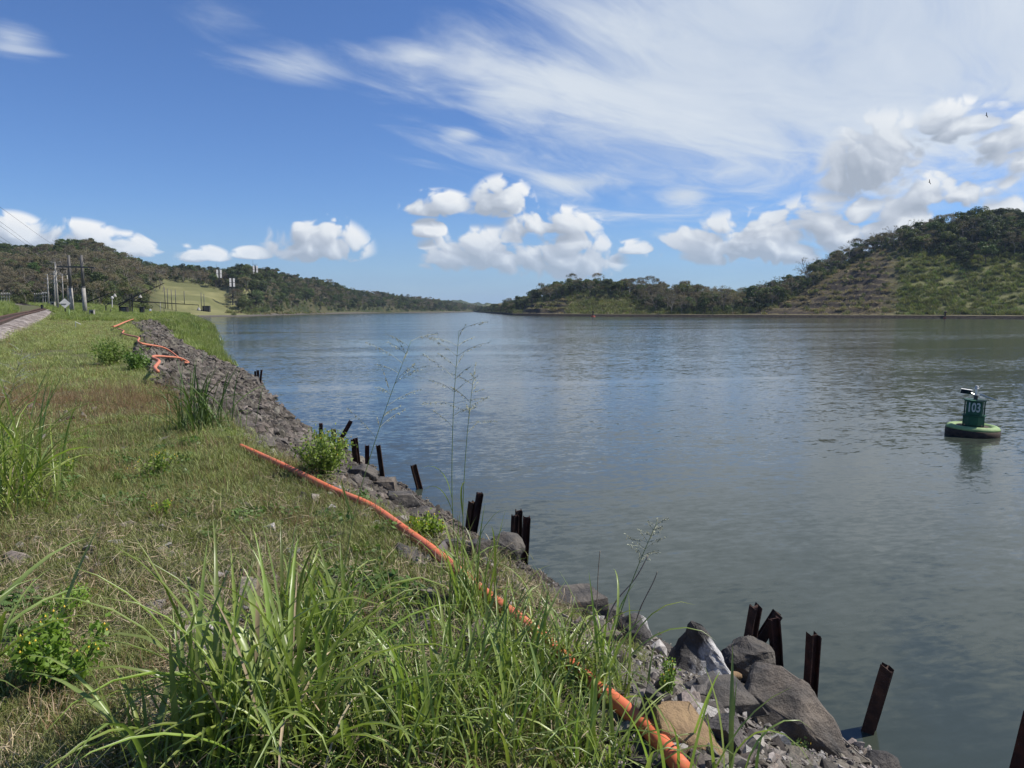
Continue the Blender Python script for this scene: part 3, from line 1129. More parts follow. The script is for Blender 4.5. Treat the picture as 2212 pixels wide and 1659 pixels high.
def forest(cands, where, near_n):
    """cands: list of (x, y, z, tree index, scale, label part). The nearest go in as objects, the rest as one wood"""
    cands = sorted(cands, key=lambda c: c[7])
    for c in cands[:near_n]:
        x, y, z, i, s, lab, grp, key = c
        place_tree(i, (x, y, z), random.uniform(0, 6.28), (s * random.uniform(.85, 1.2), s * random.uniform(.85, 1.2), s), lab % KLAB[TREES[i][0]], grp)
    rest = cands[near_n:]
    n = len(rest)
    r = np.zeros((n, 3))
    r[:, 2] = rng.uniform(0, 6.28, n)
    s = np.array([[c[4] * random.uniform(.9, 1.25), c[4] * random.uniform(.9, 1.25), c[4]] for c in rest])
    return scatter(where[0], [c[:3] for c in rest], r, s, [c[3] for c in rest], TREE_ALL, where[1], 'forest')


# left hand hills
cl = []
N = 15000
pq = rng.uniform(-95, 492, N)
dq = rng.uniform(0, 1, N) ** .8
yy = np.interp(pq, HP, HS) - 4 + dq * (np.interp(pq, HP, HD) - np.interp(pq, HP, HS) + 45)
xx = (pq - 512) / FPX * yy
zz = hb(xx, yy)
for x, y, z in zip(xx, yy, zz):
    px = 512 + FPX * x / y
    if px < -90 or px > 492 or x > xc(y) - 3:
        continue
    hs, hd = np.interp(px, HP, HS), np.interp(px, HP, HD)
    if y > hd + 45 or y < hs - 4:
        continue
    fieldy = (150 < px < 236) and y < 655
    if fieldy and not (px < 166 and y > 560 and random.random() < .5):
        continue
    if 226 < px < 262 and y < 640 and random.random() < .75:
        continue
    up = (y - hs) / (hd - hs)
    w = fbm(np.array([x / 60]), np.array([y / 60]), 77)[0]
    if px > 245:
        i = random.choice(DARK + DARK + MID + FLAT + DRY) if w < .55 else random.choice(DRY + DRY + MID + DARK + BARE)
    elif up < .68:
        i = random.choice(DRY + DRY + DRY + MID + BARE) if w > .46 else random.choice(DARK + MID + MID + DRY)
    else:
        i = random.choice(DARK + DARK + FLAT + MID)
    s = random.uniform(.8, 1.6) * (1.05 if up < .5 else .85) * np.interp(px, [230, 250, 330, 400], [1, 1.15, 1.15, .95])
    zone = 'left of the concrete poles' if px < 45 else 'behind the concrete poles' if px < 75 else 'right behind the H-frame' if px < 110 else 'behind the boom masts' if px < 150 else 'beside the mown field' if px < 240 else 'on the spur below the range tower' if px < 290 else 'on the long spur of the left shore'
    lab = '%s ' + ('low at the wood edge ' if up < .12 else 'on the hillside ') + zone
    grp = 'trees of the left hillside wood' if px < 230 else 'trees of the left shore spur'
    key = y - (60 if up < .1 else 0)
    cl.append((x, y, z - .2, i, s, lab, grp, key))
# one canopy layer is enough: thin out crowns that stand nearly inside each other
def thin(c, d0):
    grid, keep = {}, []
    random.shuffle(c)
    for q in c:
        d = d0 * q[4]
        k = (int(q[0] // 8), int(q[1] // 8))
        ok = True
        for a in (-1, 0, 1):
            for b in (-1, 0, 1):
                for p in grid.get((k[0] + a, k[1] + b), ()):
                    if (p[0] - q[0]) ** 2 + (p[1] - q[1]) ** 2 < d * d:
                        ok = False
        if ok:
            grid.setdefault(k, []).append(q)
            keep.append(q)
    return keep


cl = thin(cl, 4.4)
forest(cl, ('left_forest', 'dense mixed wood covering the hills behind the railway and left shore'), 140)

# right hand hills
cr = []
N = 7500
pp = rng.uniform(474, 1130, N)
tq = rng.uniform(.1, 1.22, N)
xx, yy, zz = right_land(pp, tq)
for px, t, x, y, z in zip(pp, tq, xx, yy, zz):
    f0 = float(forest_from(px))
    w = fbm(np.array([x / 25]), np.array([y / 25]), 78)[0]
    if t < f0 + (w - .5) * .3:
        if not (random.random() < .05 and t > .3 and w > .5):
            continue
        i = random.choice(SHRUB + MID)
        s = random.uniform(.45, .7) if i in MID else random.uniform(.9, 1.5)
    else:
        if px > 935:
            i = random.choice(DARK + DARK + MID + DRY + FLAT)
        elif px > 745:
            i = random.choice(MID + DRY + DRY + FLAT + DARK + BARE)
        elif px > 640:
            i = random.choice(DRY + DRY + DRY + BARE + MID + DARK)
        else:
            i = random.choice(DARK + MID + MID + DRY)
        s = random.uniform(.85, 1.75) * (0.7 if px < 530 else 1.0 if px < 742 else 1.08)
    sd = 'hill' if px > 742 else 'low headland'
    zone = 'left end of the low headland' if px < 545 else 'crest of the low headland above its grass slope' if px < 640 else 'brown wooded right half of the low headland' if px < 742 else 'left flank of the terraced hill' if px < 830 else 'crest above the terraces of the right hill' if px < 900 else 'summit of the right hill' if px < 985 else 'right hand end of the right hill'
    lab = '%s on the ' + zone
    cr.append((x, y, z - .2, i, s, lab, 'trees of the right bank ' + sd, abs(t - 1.0) * 260 + (0 if i not in SHRUB else 300)))
cr = thin(cr, 4.0)
forest(cr, ('right_forest', 'mixed wood covering the hills of the far right bank'), 140)

# undergrowth that closes the woods below the crowns
def undergrowth(name, X, Y, Z, keep, label):
    k = np.nonzero(keep)[0]
    s = rng.uniform(.8, 2.0, len(k))
    scatter(name, np.stack([X[k], Y[k], Z[k] - .3], -1), zrots(len(k), .05), s, rng.integers(0, 3, len(k)), [TREE_ALL[15], TREE_ALL[16], UNDER], label, 'undergrowth')


V_, F_ = [], []
leaf_cloud(V_, F_, [((random.uniform(-1, 1), random.uniform(-1, 1), random.uniform(.5, 1.8)), (.9, .9, .7)) for _ in range(6)], 420, .34, random.Random(9))
UNDER = mesh_of('under', V_, F_, M_tree1)
N = 5200
pq = rng.uniform(474, 1130, N)
tq = rng.uniform(.1, 1.35, N)
X_, Y_, Z_ = right_land(pq, tq)
undergrowth('right_undergrowth', X_, Y_, Z_, tq > forest_from(pq) + .02, 'dense undergrowth below the trees of the right bank')
N = 4200
pq = rng.uniform(-95, 492, N)
dq = rng.uniform(0, 1, N) ** 1.3
Y_ = np.interp(pq, HP, HS) - 2 + dq * (np.interp(pq, HP, HD) - np.interp(pq, HP, HS) + 60)
X_ = (pq - 512) / FPX * Y_
undergrowth('left_undergrowth', X_, Y_, hb(X_, Y_), ~((pq > 150) & (pq < 240) & (Y_ < 660)) & (X_ < xc(Y_) - 2), 'dense undergrowth below the trees of the left bank')

# grassy slopes of the right bank: tall cane grass and dry stalks
def cane(name, n, h, mat, seed):
    return tuft_mesh(name, n, h, .8, .26, mat, .9, 3, seed=seed)


canes = [cane('cane', 34, 2.6, M_slope, 1), cane('cane', 34, 2.2, M_cane, 2), cane('cane', 26, 1.9, M_slopedry, 3), cane('cane', 22, 1.6, M_slopedry, 4)]
N = 15000
pp = rng.uniform(480, 1130, N)
tq = rng.uniform(.09, 1.0, N)
xx, yy, zz = right_land(pp, tq)
keep, ids = [], []
for k in range(N):
    px, t = pp[k], tq[k]
    f0 = float(forest_from(px))
    if t > f0 + .1:
        continue
    dryz = (745 < px < 895) or (522 < px < 566)
    gate = fbm(np.array([xx[k] / 6]), np.array([yy[k] / 6]), 91)[0]
    if dryz:
        k3 = (zz[k] - 2) / 4.3
        if (k3 - math.floor(k3) < .42 and random.random() < .92) or gate < .46:
            continue
        ids.append(random.choice((2, 3, 3, 2, 0)))
    else:
        if gate < .33:
            continue
        ids.append(random.choice((0, 1, 1, 0)) if px > 890 else random.choice((0, 0, 2, 1)))
    keep.append(k)
keep = np.array(keep)
scatter('slope_grass', np.stack([xx[keep], yy[keep], zz[keep] - .1], -1), zrots(len(keep), .1), rng.uniform(.6, 1.35, len(keep)), ids, canes,
        'tall green and dry cane grass on the slopes of the right bank', 'grass')
# left shore: rough grass at the foot of the spur and on the field edge
N = 9000
xx = rng.uniform(-330, -70, N)
yy = rng.uniform(150, 900, N)
px = 512 + FPX * xx / yy
t_ = (xx - xc(yy)) / (xs(yy) - xc(yy))
hs = np.interp(px, HP, HS)
ok = (t_ < .6) & (px > 150) & (px < 420) & (yy > 480) & ((px > 228) & (yy < hs + 60))
k = np.nonzero(ok)[0]
scatter('shore_grass', np.stack([xx[k], yy[k], hb(xx[k], yy[k]) - .1], -1), zrots(len(k)), rng.uniform(.6, 1.3, len(k)), rng.integers(0, 3, len(k)), canes,
        'rough grass on the steep shore below the wooded spur', 'grass')

# ------------------------------------------------------------------ stones of the bank
def patched_rock(name, base, var, patch, axis, lo, hi, scale=3.0):
    m = bpy.data.materials.new(name)
    m.use_nodes = True
    T = NT(m.node_tree)
    out = T.n('ShaderNodeOutputMaterial')
    p = T.n('ShaderNodeBsdfPrincipled')
    p.inputs['Roughness'].default_value = 0.75
    p.inputs['Specular IOR Level'].default_value = 0.35
    vec = T.n('ShaderNodeTexCoord').outputs['Object']
    c = T.mix(T.rng(T.noise(vec, scale, 6, .6), .36, .64), base, var)
    n = T.noise(T.v('MULTIPLY', vec, (1, 1, .5)), 6, 7, .7)
    d = T.m('ADD', T.v('DOT_PRODUCT', vec, axis), T.m('MULTIPLY_ADD', n, .9, -.45))
    c = T.mix(T.m('MULTIPLY', T.rng(d, lo, hi, 0, 1), T.rng(T.noise(vec, 22, 4, .7), .3, .55, .35, 1)), c, patch)
    T.link(c, p.inputs['Base Color'])
    b = T.n('ShaderNodeBump')
    b.inputs['Distance'].default_value = 0.075
    T.link(T.noise(vec, 7, 9, .7), b.inputs['Height'])
    T.link(b.outputs[0], p.inputs['Normal'])
    T.link(p.outputs[0], out.inputs[0])
    return m


M_guano = patched_rock('basalt_with_white_stain', (0.04, 0.038, 0.037), (0.11, 0.10, 0.09), (0.62, 0.60, 0.57), (0.8, -0.5, -0.5), .05, .2)
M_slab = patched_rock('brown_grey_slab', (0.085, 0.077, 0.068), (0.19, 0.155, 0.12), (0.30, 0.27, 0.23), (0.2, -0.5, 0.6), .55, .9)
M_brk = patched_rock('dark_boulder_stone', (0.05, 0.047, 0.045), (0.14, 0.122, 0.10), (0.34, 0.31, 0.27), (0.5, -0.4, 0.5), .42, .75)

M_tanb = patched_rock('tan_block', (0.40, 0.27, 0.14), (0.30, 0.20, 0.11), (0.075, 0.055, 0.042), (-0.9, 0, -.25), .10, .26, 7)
BOX = [(-.5, -.5, -.4), (.5, -.5, -.4), (.5, .5, -.4), (-.5, .5, -.4), (-.42, -.4, .35), (.38, -.42, .3), (.4, .4, .42), (-.38, .42, .45), (.05, -.05, .55)]
PYR = [(-.55, -.35, -.4), (.55, -.45, -.4), (.6, .4, -.4), (-.5, .45, -.4), (-.12, -.02, .58), (.10, .08, .52), (-.3, -.1, .22), (.42, -.2, .02), (.5, .25, -.05)]
WEDGE = [(-.5, -.4, -.4), (.62, -.45, -.55), (.6, .4, -.5), (-.45, .45, -.3), (-.42, -.1, .42), (-.2, .35, .55), (.1, .0, .45), (.48, -.1, -.1), (.4, .35, .1), (-.1, -.42, .12)]
FLAT_ = [(-.5, -.4, -.3), (.5, -.45, -.35), (.52, .42, -.3), (-.5, .45, -.3), (-.48, -.3, .1), (.4, -.36, .16), (.46, .38, .22), (-.4, .4, .3), (0, 0, .26)]
ROUND = [(math.cos(a) * math.cos(b) * .52, math.sin(a) * math.cos(b) * .5, math.sin(b) * .5) for b in (-.6, .1, .75) for a in np.linspace(0, 5.4, 7)] + [(0, 0, .5)]

BOULD = [
    # px, base py, width px, height px, template, material, label, rot
    (700, 684, 56, 66, PYR, M_guano, 'tall pyramid-shaped dark boulder with a white stained right face', 0.1),
    (754, 689, 66, 56, ROUND, M_brk, 'rounded dark boulder behind the rusty piles, right of the pyramid boulder', 0.4),
    (800, 757, 104, 84, WEDGE, M_slab, 'largest grey-brown slab boulder sloping into the water at lower right', 0.0),
    (733, 716, 58, 34, BOX, M_brk, 'dark blocky boulder below the rounded boulder', 0.5),
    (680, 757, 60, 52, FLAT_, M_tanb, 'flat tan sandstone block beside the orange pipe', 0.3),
    (646, 736, 18, 42, BOX, M_rock, 'upright dark splinter of rock left of the tan block', 0.8),
    (670, 776, 56, 26, FLAT_, M_rock, 'dark flat rock below the tan block at the bottom edge', 0.2),
    (506, 565, 38, 36, ROUND, M_brk, 'dark boulder leaning against the triple pile', 1.2),
    (479, 560, 26, 24, ROUND, M_brk, 'rounded grey boulder left of the dark boulder by the triple pile', 0.1),
    (452, 552, 24, 16, FLAT_, M_brk, 'flat grey boulder behind the tall grass clump', 0.7),
    (636, 654, 42, 42, ROUND, M_guano, 'broad grey boulder with a white patch, above the grey log', 2.2),
    (661, 658, 15, 18, ROUND, M_white, 'small pale weathered rock left of the pyramid boulder', 0.2),
    (577, 618, 60, 32, FLAT_, M_brk, 'long dark slab along the water edge above the white pebbles', 0.5),
    (611, 624, 20, 20, BOX, M_rock, 'small dark boulder at the water edge among the dead twigs', 0.9),
    (598, 643, 44, 22, FLAT_, M_slab, 'sloping grey slab above the grass clump near the dead twigs', 0.3),
    (888, 776, 36, 24, ROUND, M_rock, 'low dark rock at the water edge in the bottom right', 0.2),
    (705, 702, 40, 22, BOX, M_rock, 'dark rock at the foot of the pyramid boulder', 0.4),
    (360, 485, 34, 22, ROUND, M_brk, 'grey boulder right of the yellow flowered bush', 0.5),
    (386, 492, 22, 15, BOX, M_slab, 'brown boulder at the foot of the slim leaning pile', 0.1),
    (399, 508, 32, 18, BOX, M_brk, 'dark angular boulder left of the single leaning pile foot', 0.6),
    (420, 520, 30, 15, ROUND, M_brk, 'grey rock at the water edge right of the leaning pile', 0.6),
    (407, 566, 34, 16, FLAT_, M_rock, 'flat dark stone lying left of the orange pipe', 0.1),
    (716, 728, 26, 16, FLAT_, M_slab, 'grey stone between the tan block and the largest slab', 0.7),
    (272, 399, 10, 5, ROUND, M_rock, 'small rock awash beside the far pile group', 0.7),
    (250, 385, 16, 9, BOX, M_brk, 'dark rock at the tip of the riprap point', 0.3),
    (728, 745, 22, 20, BOX, M_rock, 'dark jagged stone right of the tan block', 1.7),
]
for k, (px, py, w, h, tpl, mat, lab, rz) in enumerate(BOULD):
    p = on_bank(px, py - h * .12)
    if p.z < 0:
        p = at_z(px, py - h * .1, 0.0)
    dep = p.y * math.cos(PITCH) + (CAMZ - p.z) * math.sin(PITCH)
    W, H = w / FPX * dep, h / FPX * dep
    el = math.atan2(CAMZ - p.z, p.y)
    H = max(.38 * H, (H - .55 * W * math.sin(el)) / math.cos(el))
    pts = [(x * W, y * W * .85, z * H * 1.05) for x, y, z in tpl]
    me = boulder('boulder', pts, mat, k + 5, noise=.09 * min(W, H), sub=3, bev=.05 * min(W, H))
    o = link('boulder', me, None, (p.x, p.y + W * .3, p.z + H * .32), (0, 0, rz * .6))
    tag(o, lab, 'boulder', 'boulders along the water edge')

stones = [hull_rock('stone', M_riprap, 100 + i, 16, (1, random.uniform(.6, .95), random.uniform(.45, .75))) for i in range(10)]
gravs = [hull_rock('pebble', M_gravel, 200 + i, 9, (1, random.uniform(.6, .95), random.uniform(.4, .7))) for i in range(6)] + \
        [hull_rock('pebble', M_gravel2, 230 + i, 9, (1, .8, .6)) for i in range(3)] + \
        [hull_rock('pebble', M_white, 240 + i, 9, (1, .8, .65)) for i in range(2)]

# riprap on the slope
N = 22000
yq = np.exp(rng.uniform(math.log(10.5), math.log(135), N))
tq = rng.uniform(-.05, 1.04, N)
sz = np.clip(rng.lognormal(math.log(.23), .45, N), .09, .75) * np.interp(yq, [10, 25, 60, 130], [.8, .95, 1.15, 1.5])
sz = np.where((yq < 22) & (tq > .68), np.minimum(sz, .17), sz)
ok = ~((tq < .15) & (rng.uniform(0, 1, N) < .5)) & ~((yq > 66) & (tq > .5))
xq = xc(yq) + tq * (xs(yq) - xc(yq))
zq = hb(xq, yq)
idx = rng.integers(0, len(stones), N)
rot = rng.uniform(-.5, .5, (N, 3))
rot[:, 2] = rng.uniform(0, 6.28, N)
rot[:, 1] += .35
k = np.nonzero(ok)[0]
order = k[np.argsort(-sz[k] / yq[k])]
big, rest = order[:290], order[290:]
for i in big:
    link('stone', stones[idx[i]], bank, (xq[i], yq[i], zq[i] + sz[i] * .08), rot[i], sz[i])
scatter('riprap_stones', np.stack([xq, yq, zq + sz * .08], -1)[rest], rot[rest], sz[rest], idx[rest], stones,
        'grey brown broken stone of the riprap slope', 'stones')

# gravel on the near slope and in the bare ground
N = 34000
yq = np.exp(rng.uniform(math.log(1.7), math.log(15), N))
tq = np.where(rng.uniform(0, 1, N) < .55, rng.uniform(-.12, 1.02, N), rng.uniform(-1.6, .1, N))
xq = xc(yq) + tq * (xs(yq) - xc(yq))
sz = np.clip(rng.lognormal(math.log(.042), .6, N), .016, .24)
g1 = fbm(xq * 1.1, yq * 1.1, 61)
ok = (rng.uniform(0, 1, N) < np.where(tq < -.05, sstep(g1, .42, .6) * .8, 1.0)) & (np.abs(512 + FPX * xq / yq - 450) < 640)
zq = hb(xq, yq)
idx = rng.choice(len(gravs), N, p=[.125] * 6 + [.06] * 3 + [.035] * 2)
pale = (fbm(xq * .9 + 9, yq * .9, 63) > .58) & (rng.uniform(0, 1, N) < .5)
idx = np.where(pale, rng.integers(6, 11, N), idx)
rot = rng.uniform(-.6, .6, (N, 3))
rot[:, 2] = rng.uniform(0, 6.28, N)
k = np.nonzero(ok)[0]
order = k[np.argsort(-sz[k] / yq[k])]
big, rest = order[:280], order[280:]
for i in big:
    link('pebble', gravs[idx[i]], bank, (xq[i], yq[i], zq[i] + sz[i] * .1), rot[i], sz[i])
scatter('gravel', np.stack([xq, yq, zq + sz * .1], -1)[rest], rot[rest], sz[rest], idx[rest], gravs,
        'loose grey and pale gravel on the near bank', 'gravel')

# white stones one notices
wst = [(303, 477, 8), (316, 484, 13), (322, 494, 12), (331, 497, 12), (310, 492, 9), (326, 483, 8), (352, 503, 11), (348, 492, 7), (414, 553, 14),
       (366, 519, 12), (377, 526, 14), (384, 534, 8), (372, 515, 8), (357, 527, 7), (344, 481, 7),
       (527, 563, 9), (536, 570, 8), (545, 578, 8), (553, 586, 9), (540, 578, 6), (560, 592, 7), (548, 585, 6), (531, 569, 6), (570, 599, 6),
       (735, 735, 10), (742, 744, 9), (692, 704, 8), (720, 752, 9), (770, 762, 9), (757, 757, 8), (690, 716, 9), (680, 722, 8),
       (200, 600, 16), (215, 625, 16), (150, 616, 12), (240, 640, 12), (100, 566, 12), (205, 650, 10), (60, 560, 11), (20, 548, 12), (183, 594, 10), (132, 640, 9), (30, 640, 13)]
for j, (px, py, w) in enumerate(wst):
    p = on_bank(px, py)
    dep = p.y * math.cos(PITCH) + (CAMZ - p.z) * math.sin(PITCH)
    s = w / FPX * dep
    link('white_stone', hull_rock('white_stone', M_white, 300 + j, 13, (1, .8, .7)), bank, (p.x, p.y, p.z + s * .18), (random.uniform(-.4, .4), random.uniform(-.4, .4), random.uniform(0, 6)), s)

# ------------------------------------------------------------------ short grass
lawns = [tuft_mesh('tuft', 34, .075, .06, .004, M_lawn, 1.3, 3, seed=i) for i in range(3)] + \
        [tuft_mesh('tuft', 34, .085, .06, .004, M_lawn2, 1.3, 3, seed=10 + i) for i in range(3)] + \
        [tuft_mesh('tuft', 22, .09, .06, .0035, M_brown, .9, 3, 6, M_brown, seed=20 + i) for i in range(2)] + \
        [tuft_mesh('tuft', 12, .10, .09, .004, M_straw, 2.6, 3, seed=30 + i) for i in range(2)]
N = 50000
yq = np.exp(rng.uniform(math.log(1.75), math.log(120), N))
pq = rng.uniform(-70, 640, N)
xq = (pq - 512) / FPX * (yq + .17)
tq = (xq - xc(yq)) / (xs(yq) - xc(yq))
track_x = np.interp(yq, [20, 33, 62, 150, 350], [-18.5, -27, -46, -100, -242])
g1 = fbm(xq * 1.1, yq * 1.1, 61)
g2 = fbm(xq * .45, yq * .45, 64)
dens = np.where(tq < -.02, 1.0, np.where(yq < 11, np.clip(.55 - tq * .9, 0, 1) * sstep(g1, .4, .6), 0))
dens = dens * np.where((yq < 6.5), 1 - .94 * sstep(g1, .36, .52) * (1 - sstep(yq, 3.0, 5.6)), 1 - .55 * sstep(g2, .52, .68))
dens = dens * (xq > track_x + 3.2)
bare2 = (np.abs(yq - 24) < 5) & (tq > -.9) & (g2 > .5)
dens = np.where(bare2, dens * .35, dens)
k = np.nonzero(rng.uniform(0, 1, N) < dens)[0]
xk, yk = xq[k], yq[k]
brownp = np.exp(-((yk - 12.4 - .25 * xk * 0) / 2.3) ** 2) * .75 * sstep(g2[k], .3, .55) + .07
lightp = sstep(yk, 5, 15) * .75 + .12
u = rng.uniform(0, 1, len(k))
idx = np.where(u < brownp, rng.integers(6, 8, len(k)), np.where(rng.uniform(0, 1, len(k)) < lightp, rng.integers(3, 6, len(k)), rng.integers(0, 3, len(k))))
idx = np.where((yk < 5) & (rng.uniform(0, 1, len(k)) < .16), rng.integers(8, 10, len(k)), idx)
sc = np.interp(yk, [1.7, 5, 10, 30, 60, 120], [.8, 1.0, 1.4, 2.6, 4.0, 6.5]) * rng.uniform(.6, 1.35, len(k))
rot = zrots(len(k), .15)
scatter('lawn_grass', np.stack([xk, yk, hb(xk, yk)], -1), rot, np.stack([sc, sc, sc * np.interp(yk, [1, 10, 60, 120], [1, .95, .55, .35])], -1), idx, lawns,
        'short green and browning grass along the canal bank', 'grass')
# straw litter lying on the bare ground
straw = [tuft_mesh('straw', 9, .16, .05, .003, M_straw, .4, 2, seed=40 + i) for i in range(3)]
N = 4600
yq = np.exp(rng.uniform(math.log(1.75), math.log(7), N))
xq = (rng.uniform(-60, 560, N) - 512) / FPX * (yq + .17)
k = np.nonzero(fbm(xq * 1.1, yq * 1.1, 61) > .42)[0]
rot = zrots(len(k), .2)
rot[:, 0] += math.pi / 2 * rng.choice([-1, 1], len(k)) * .92
scatter('straw_litter', np.stack([xq[k], yq[k], hb(xq[k], yq[k]) + .015], -1), rot, rng.uniform(.5, 1.2, len(k)), rng.integers(0, 3, len(k)), straw,
        'dry straw scattered on the bare ground', 'straw')
# low creeping weeds near the bottom left
V, F = [], []
rr = random.Random(4)
leaf_cloud(V, F, [((0, 0, .02), (.12, .12, .05))], 70, .035, rr, shell=.2)
weed = mesh_of('weed', V, F, M_bushdk)
N = 700
yq = np.exp(rng.uniform(math.log(1.75), math.log(9), N))
xq = (rng.uniform(-40, 420, N) - 512) / FPX * (yq + .17)
k = np.nonzero(fbm(xq * 1.4, yq * 1.4, 67) > .52)[0]
scatter('ground_weeds', np.stack([xq[k], yq[k], hb(xq[k], yq[k])], -1), zrots(len(k)), rng.uniform(.5, 1.4, len(k)), np.zeros(len(k)), [weed],
        'low broadleaf weeds creeping over the gravel', 'weeds')

# taller rank grass: far end of the bank, round the poles and down the far slope
tall = [tuft_mesh('tall', 40, 1.0, .25, .05, M_tall, 1.0, 4, seed=50 + i) for i in range(3)] + [tuft_mesh('tall', 34, 1.0, .25, .05, M_lawn2, .9, 4, seed=60 + i) for i in range(2)]
N = 16000
yq = np.exp(rng.uniform(math.log(58), math.log(420), N))
pq = rng.uniform(-60, 235, N)
xq = (pq - 512) / FPX * yq
tq = (xq - xc(yq)) / (xs(yq) - xc(yq))
track_x = np.interp(yq, [20, 33, 62, 150, 350], [-18.5, -27, -46, -100, -242])
far = (yq > 100) & (tq < .3) & (xq > track_x + 4.5)
slope = (yq > 60) & (tq > np.interp(yq, [60, 80, 110], [.62, .5, .1])) & (tq < .98)
leftb = (xq < track_x - 4) & (yq < 300)
road = np.abs(xq - np.interp(yq, [230, 330], [-142, -175])) < 4
k = np.nonzero((far | slope | leftb) & ~(road & (yq > 230)) & (yq < np.interp(pq, [-60, 100, 150, 235], [330, 330, 420, 420])))[0]
s = rng.uniform(.5, 1.1, len(k)) * np.where(slope[k], 1.3, np.where(leftb[k], 1.5, 1.0)) * np.interp(yq[k], [60, 150, 300], [.8, 1, 1.5])
idx = np.where(rng.uniform(0, 1, len(k)) < .7, rng.integers(0, 3, len(k)), rng.integers(3, 5, len(k)))
scatter('rank_grass', np.stack([xq[k], yq[k], hb(xq[k], yq[k]) - .05], -1), zrots(len(k)), s, idx, tall, 'tall bright green grass at the far end of the bank', 'grass')

# ------------------------------------------------------------------ clumps of guinea grass, leaf by leaf
LEAF = {}
for key, mat in (('g', M_leaf), ('d', M_leafdk)):
    LEAF[key] = [blade_mesh('leaf', 1.0, random.uniform(.022, .036), b, l, mat, 8) for b, l in
                 ((.2, .08), (.4, .15), (.7, .2), (1.1, .1), (1.3, .3), (1.8, .25), (2.3, .2), (.8, .45), (1.2, .5), (1.7, .55), (.9, .75), (1.2, .95), (2.6, .35), (.4, .3))]


LEAF['s'] = [blade_mesh('leaf', 1.0, random.uniform(.012, .022), b, l, M_straw, 8) for b, l in ((1.6, .6), (2.4, .5), (1.0, 1.0), (3.0, .4), (.5, .3))]


def clump(px, py, label, n, L, key='g', spread=.09, upright=0.0, fill=True, group='guinea grass clumps', wid=1.0):
    p = on_bank(px, py)
    o = empty('grass_clump', p, (0, 0, 0))
    for i in range(n):
        r = random.Random(px * 1000 + py * 7 + i)
        j = r.randrange(len(LEAF[key])) if r.random() > upright else r.choice((0, 1, 2, 3, 13))
        s = L * r.uniform(.4, 1.12)
        pool = LEAF[key]
        if r.random() < .15:
            pool, j, s = LEAF['s'], r.randrange(5), s * .75
        a = r.uniform(0, 6.28)
        link('leaf', pool[j], o, (r.gauss(0, spread), r.gauss(0, spread), -.02), (r.gauss(0, .09), r.gauss(0, .09), a), (s, wid * s * r.uniform(.5, 1.2), s))
    if fill:
        tag(link('low_blades', tuft_mesh('low_blades', int(n * 1.0), L * .42, spread * 1.3, .010, M_leaf if key == 'g' else M_leafdk, 1.1, 4, seed=px), o), kind='stuff')
    tag(o, label, 'grass clump', group)
    return o, p


clump(262, 752, 'large bright green grass clump filling the bottom left of centre', 170, .88, spread=.11)
clump(180, 775, 'arching grass clump at the bottom edge, left of the large clump', 60, .75, spread=.08)
clump(300, 643, 'dense dark-shaded grass clump behind the large clump', 80, .58, spread=.09, upright=.3)
clump(345, 652, 'grass clump with upright blades left of the orange pipe middle', 80, .57, spread=.08, upright=.4)
clump(352, 765, 'broad-bladed grass clump at the bottom edge centre left', 80, .52, spread=.09)
clump(430, 768, 'dense grass clump at the bottom edge under the centre', 90, .50, spread=.11)
clump(455, 706, 'leafy grass clump in the middle of the near grass thicket', 95, .50, spread=.11)
clump(520, 690, 'grass clump hiding the middle of the orange pipe', 90, .48, spread=.10)
clump(505, 762, 'low tufted grass clump left of the near pipe end', 90, .44, spread=.10)
clump(470, 612, 'tall upright grass clump with flowering stalks beside the pipe bend', 80, .56, spread=.07, upright=.7)
clump(560, 664, 'arching grass clump over the gravel right of the pipe', 50, .5, spread=.06, upright=.3)
clump(603, 690, 'spreading grass clump with a long bent stalk above the gravel', 44, .50, spread=.05, upright=.2)
clump(590, 770, 'grass clump at the bottom edge just left of the near pipe', 70, .44, spread=.08)
clump(655, 800, 'few tall blades rising in front of the pipe at the bottom edge', 22, .52, spread=.12, upright=.5)
clump(735, 800, 'thin pale blades at the bottom edge right of the pipe', 10, .45, spread=.10, upright=.3)
clump(200, 430, 'isolated dark green grass clump at the edge of the riprap', 140, .92, 'd', spread=.20, upright=.2, wid=.8)
clump(-8, 512, 'tall feathery grass clump at the left edge of the picture', 210, 1.2, 'g', spread=.22, upright=.2, wid=.7)
clump(-40, 480, 'pale tall grass clump behind the left edge clump', 70, 1.25, 'g', spread=.22, upright=.3, wid=.55)
clump(-60, 700, 'arching broad blades reaching in from the left edge near the bottom', 50, .85, 'g', spread=.12)
clump(400, 700, 'bushy low grass clump between the broad-bladed clump and the pipe', 70, .42, spread=.11)
clump(395, 735, 'short leafy grass clump at the bottom, right of the large clump', 70, .42, spread=.10)
clump(545, 735, 'fine-bladed grass clump against the left side of the near pipe', 60, .38, spread=.09)
clump(492, 655, 'dense grass clump leaning over the pipe below the bend', 80, .40, spread=.10)
clump(532, 692, 'thick tuft of grass covering the pipe above the gravel', 80, .38, spread=.10)
clump(458, 632, 'short grass clump in front of the pipe bend', 60, .36, spread=.09)
clump(400, 620, 'sparse low grass clump left of the dark flat stone', 26, .36, spread=.08)
clump(222, 345, 'fan of tall grass growing on the crest of the grassy far slope', 50, 2.0, 'g', spread=.35, upright=.4)
clump(196, 332, 'rounded tall grass clump at the top of the riprap mound', 60, 2.6, 'd', spread=.6, upright=.3)


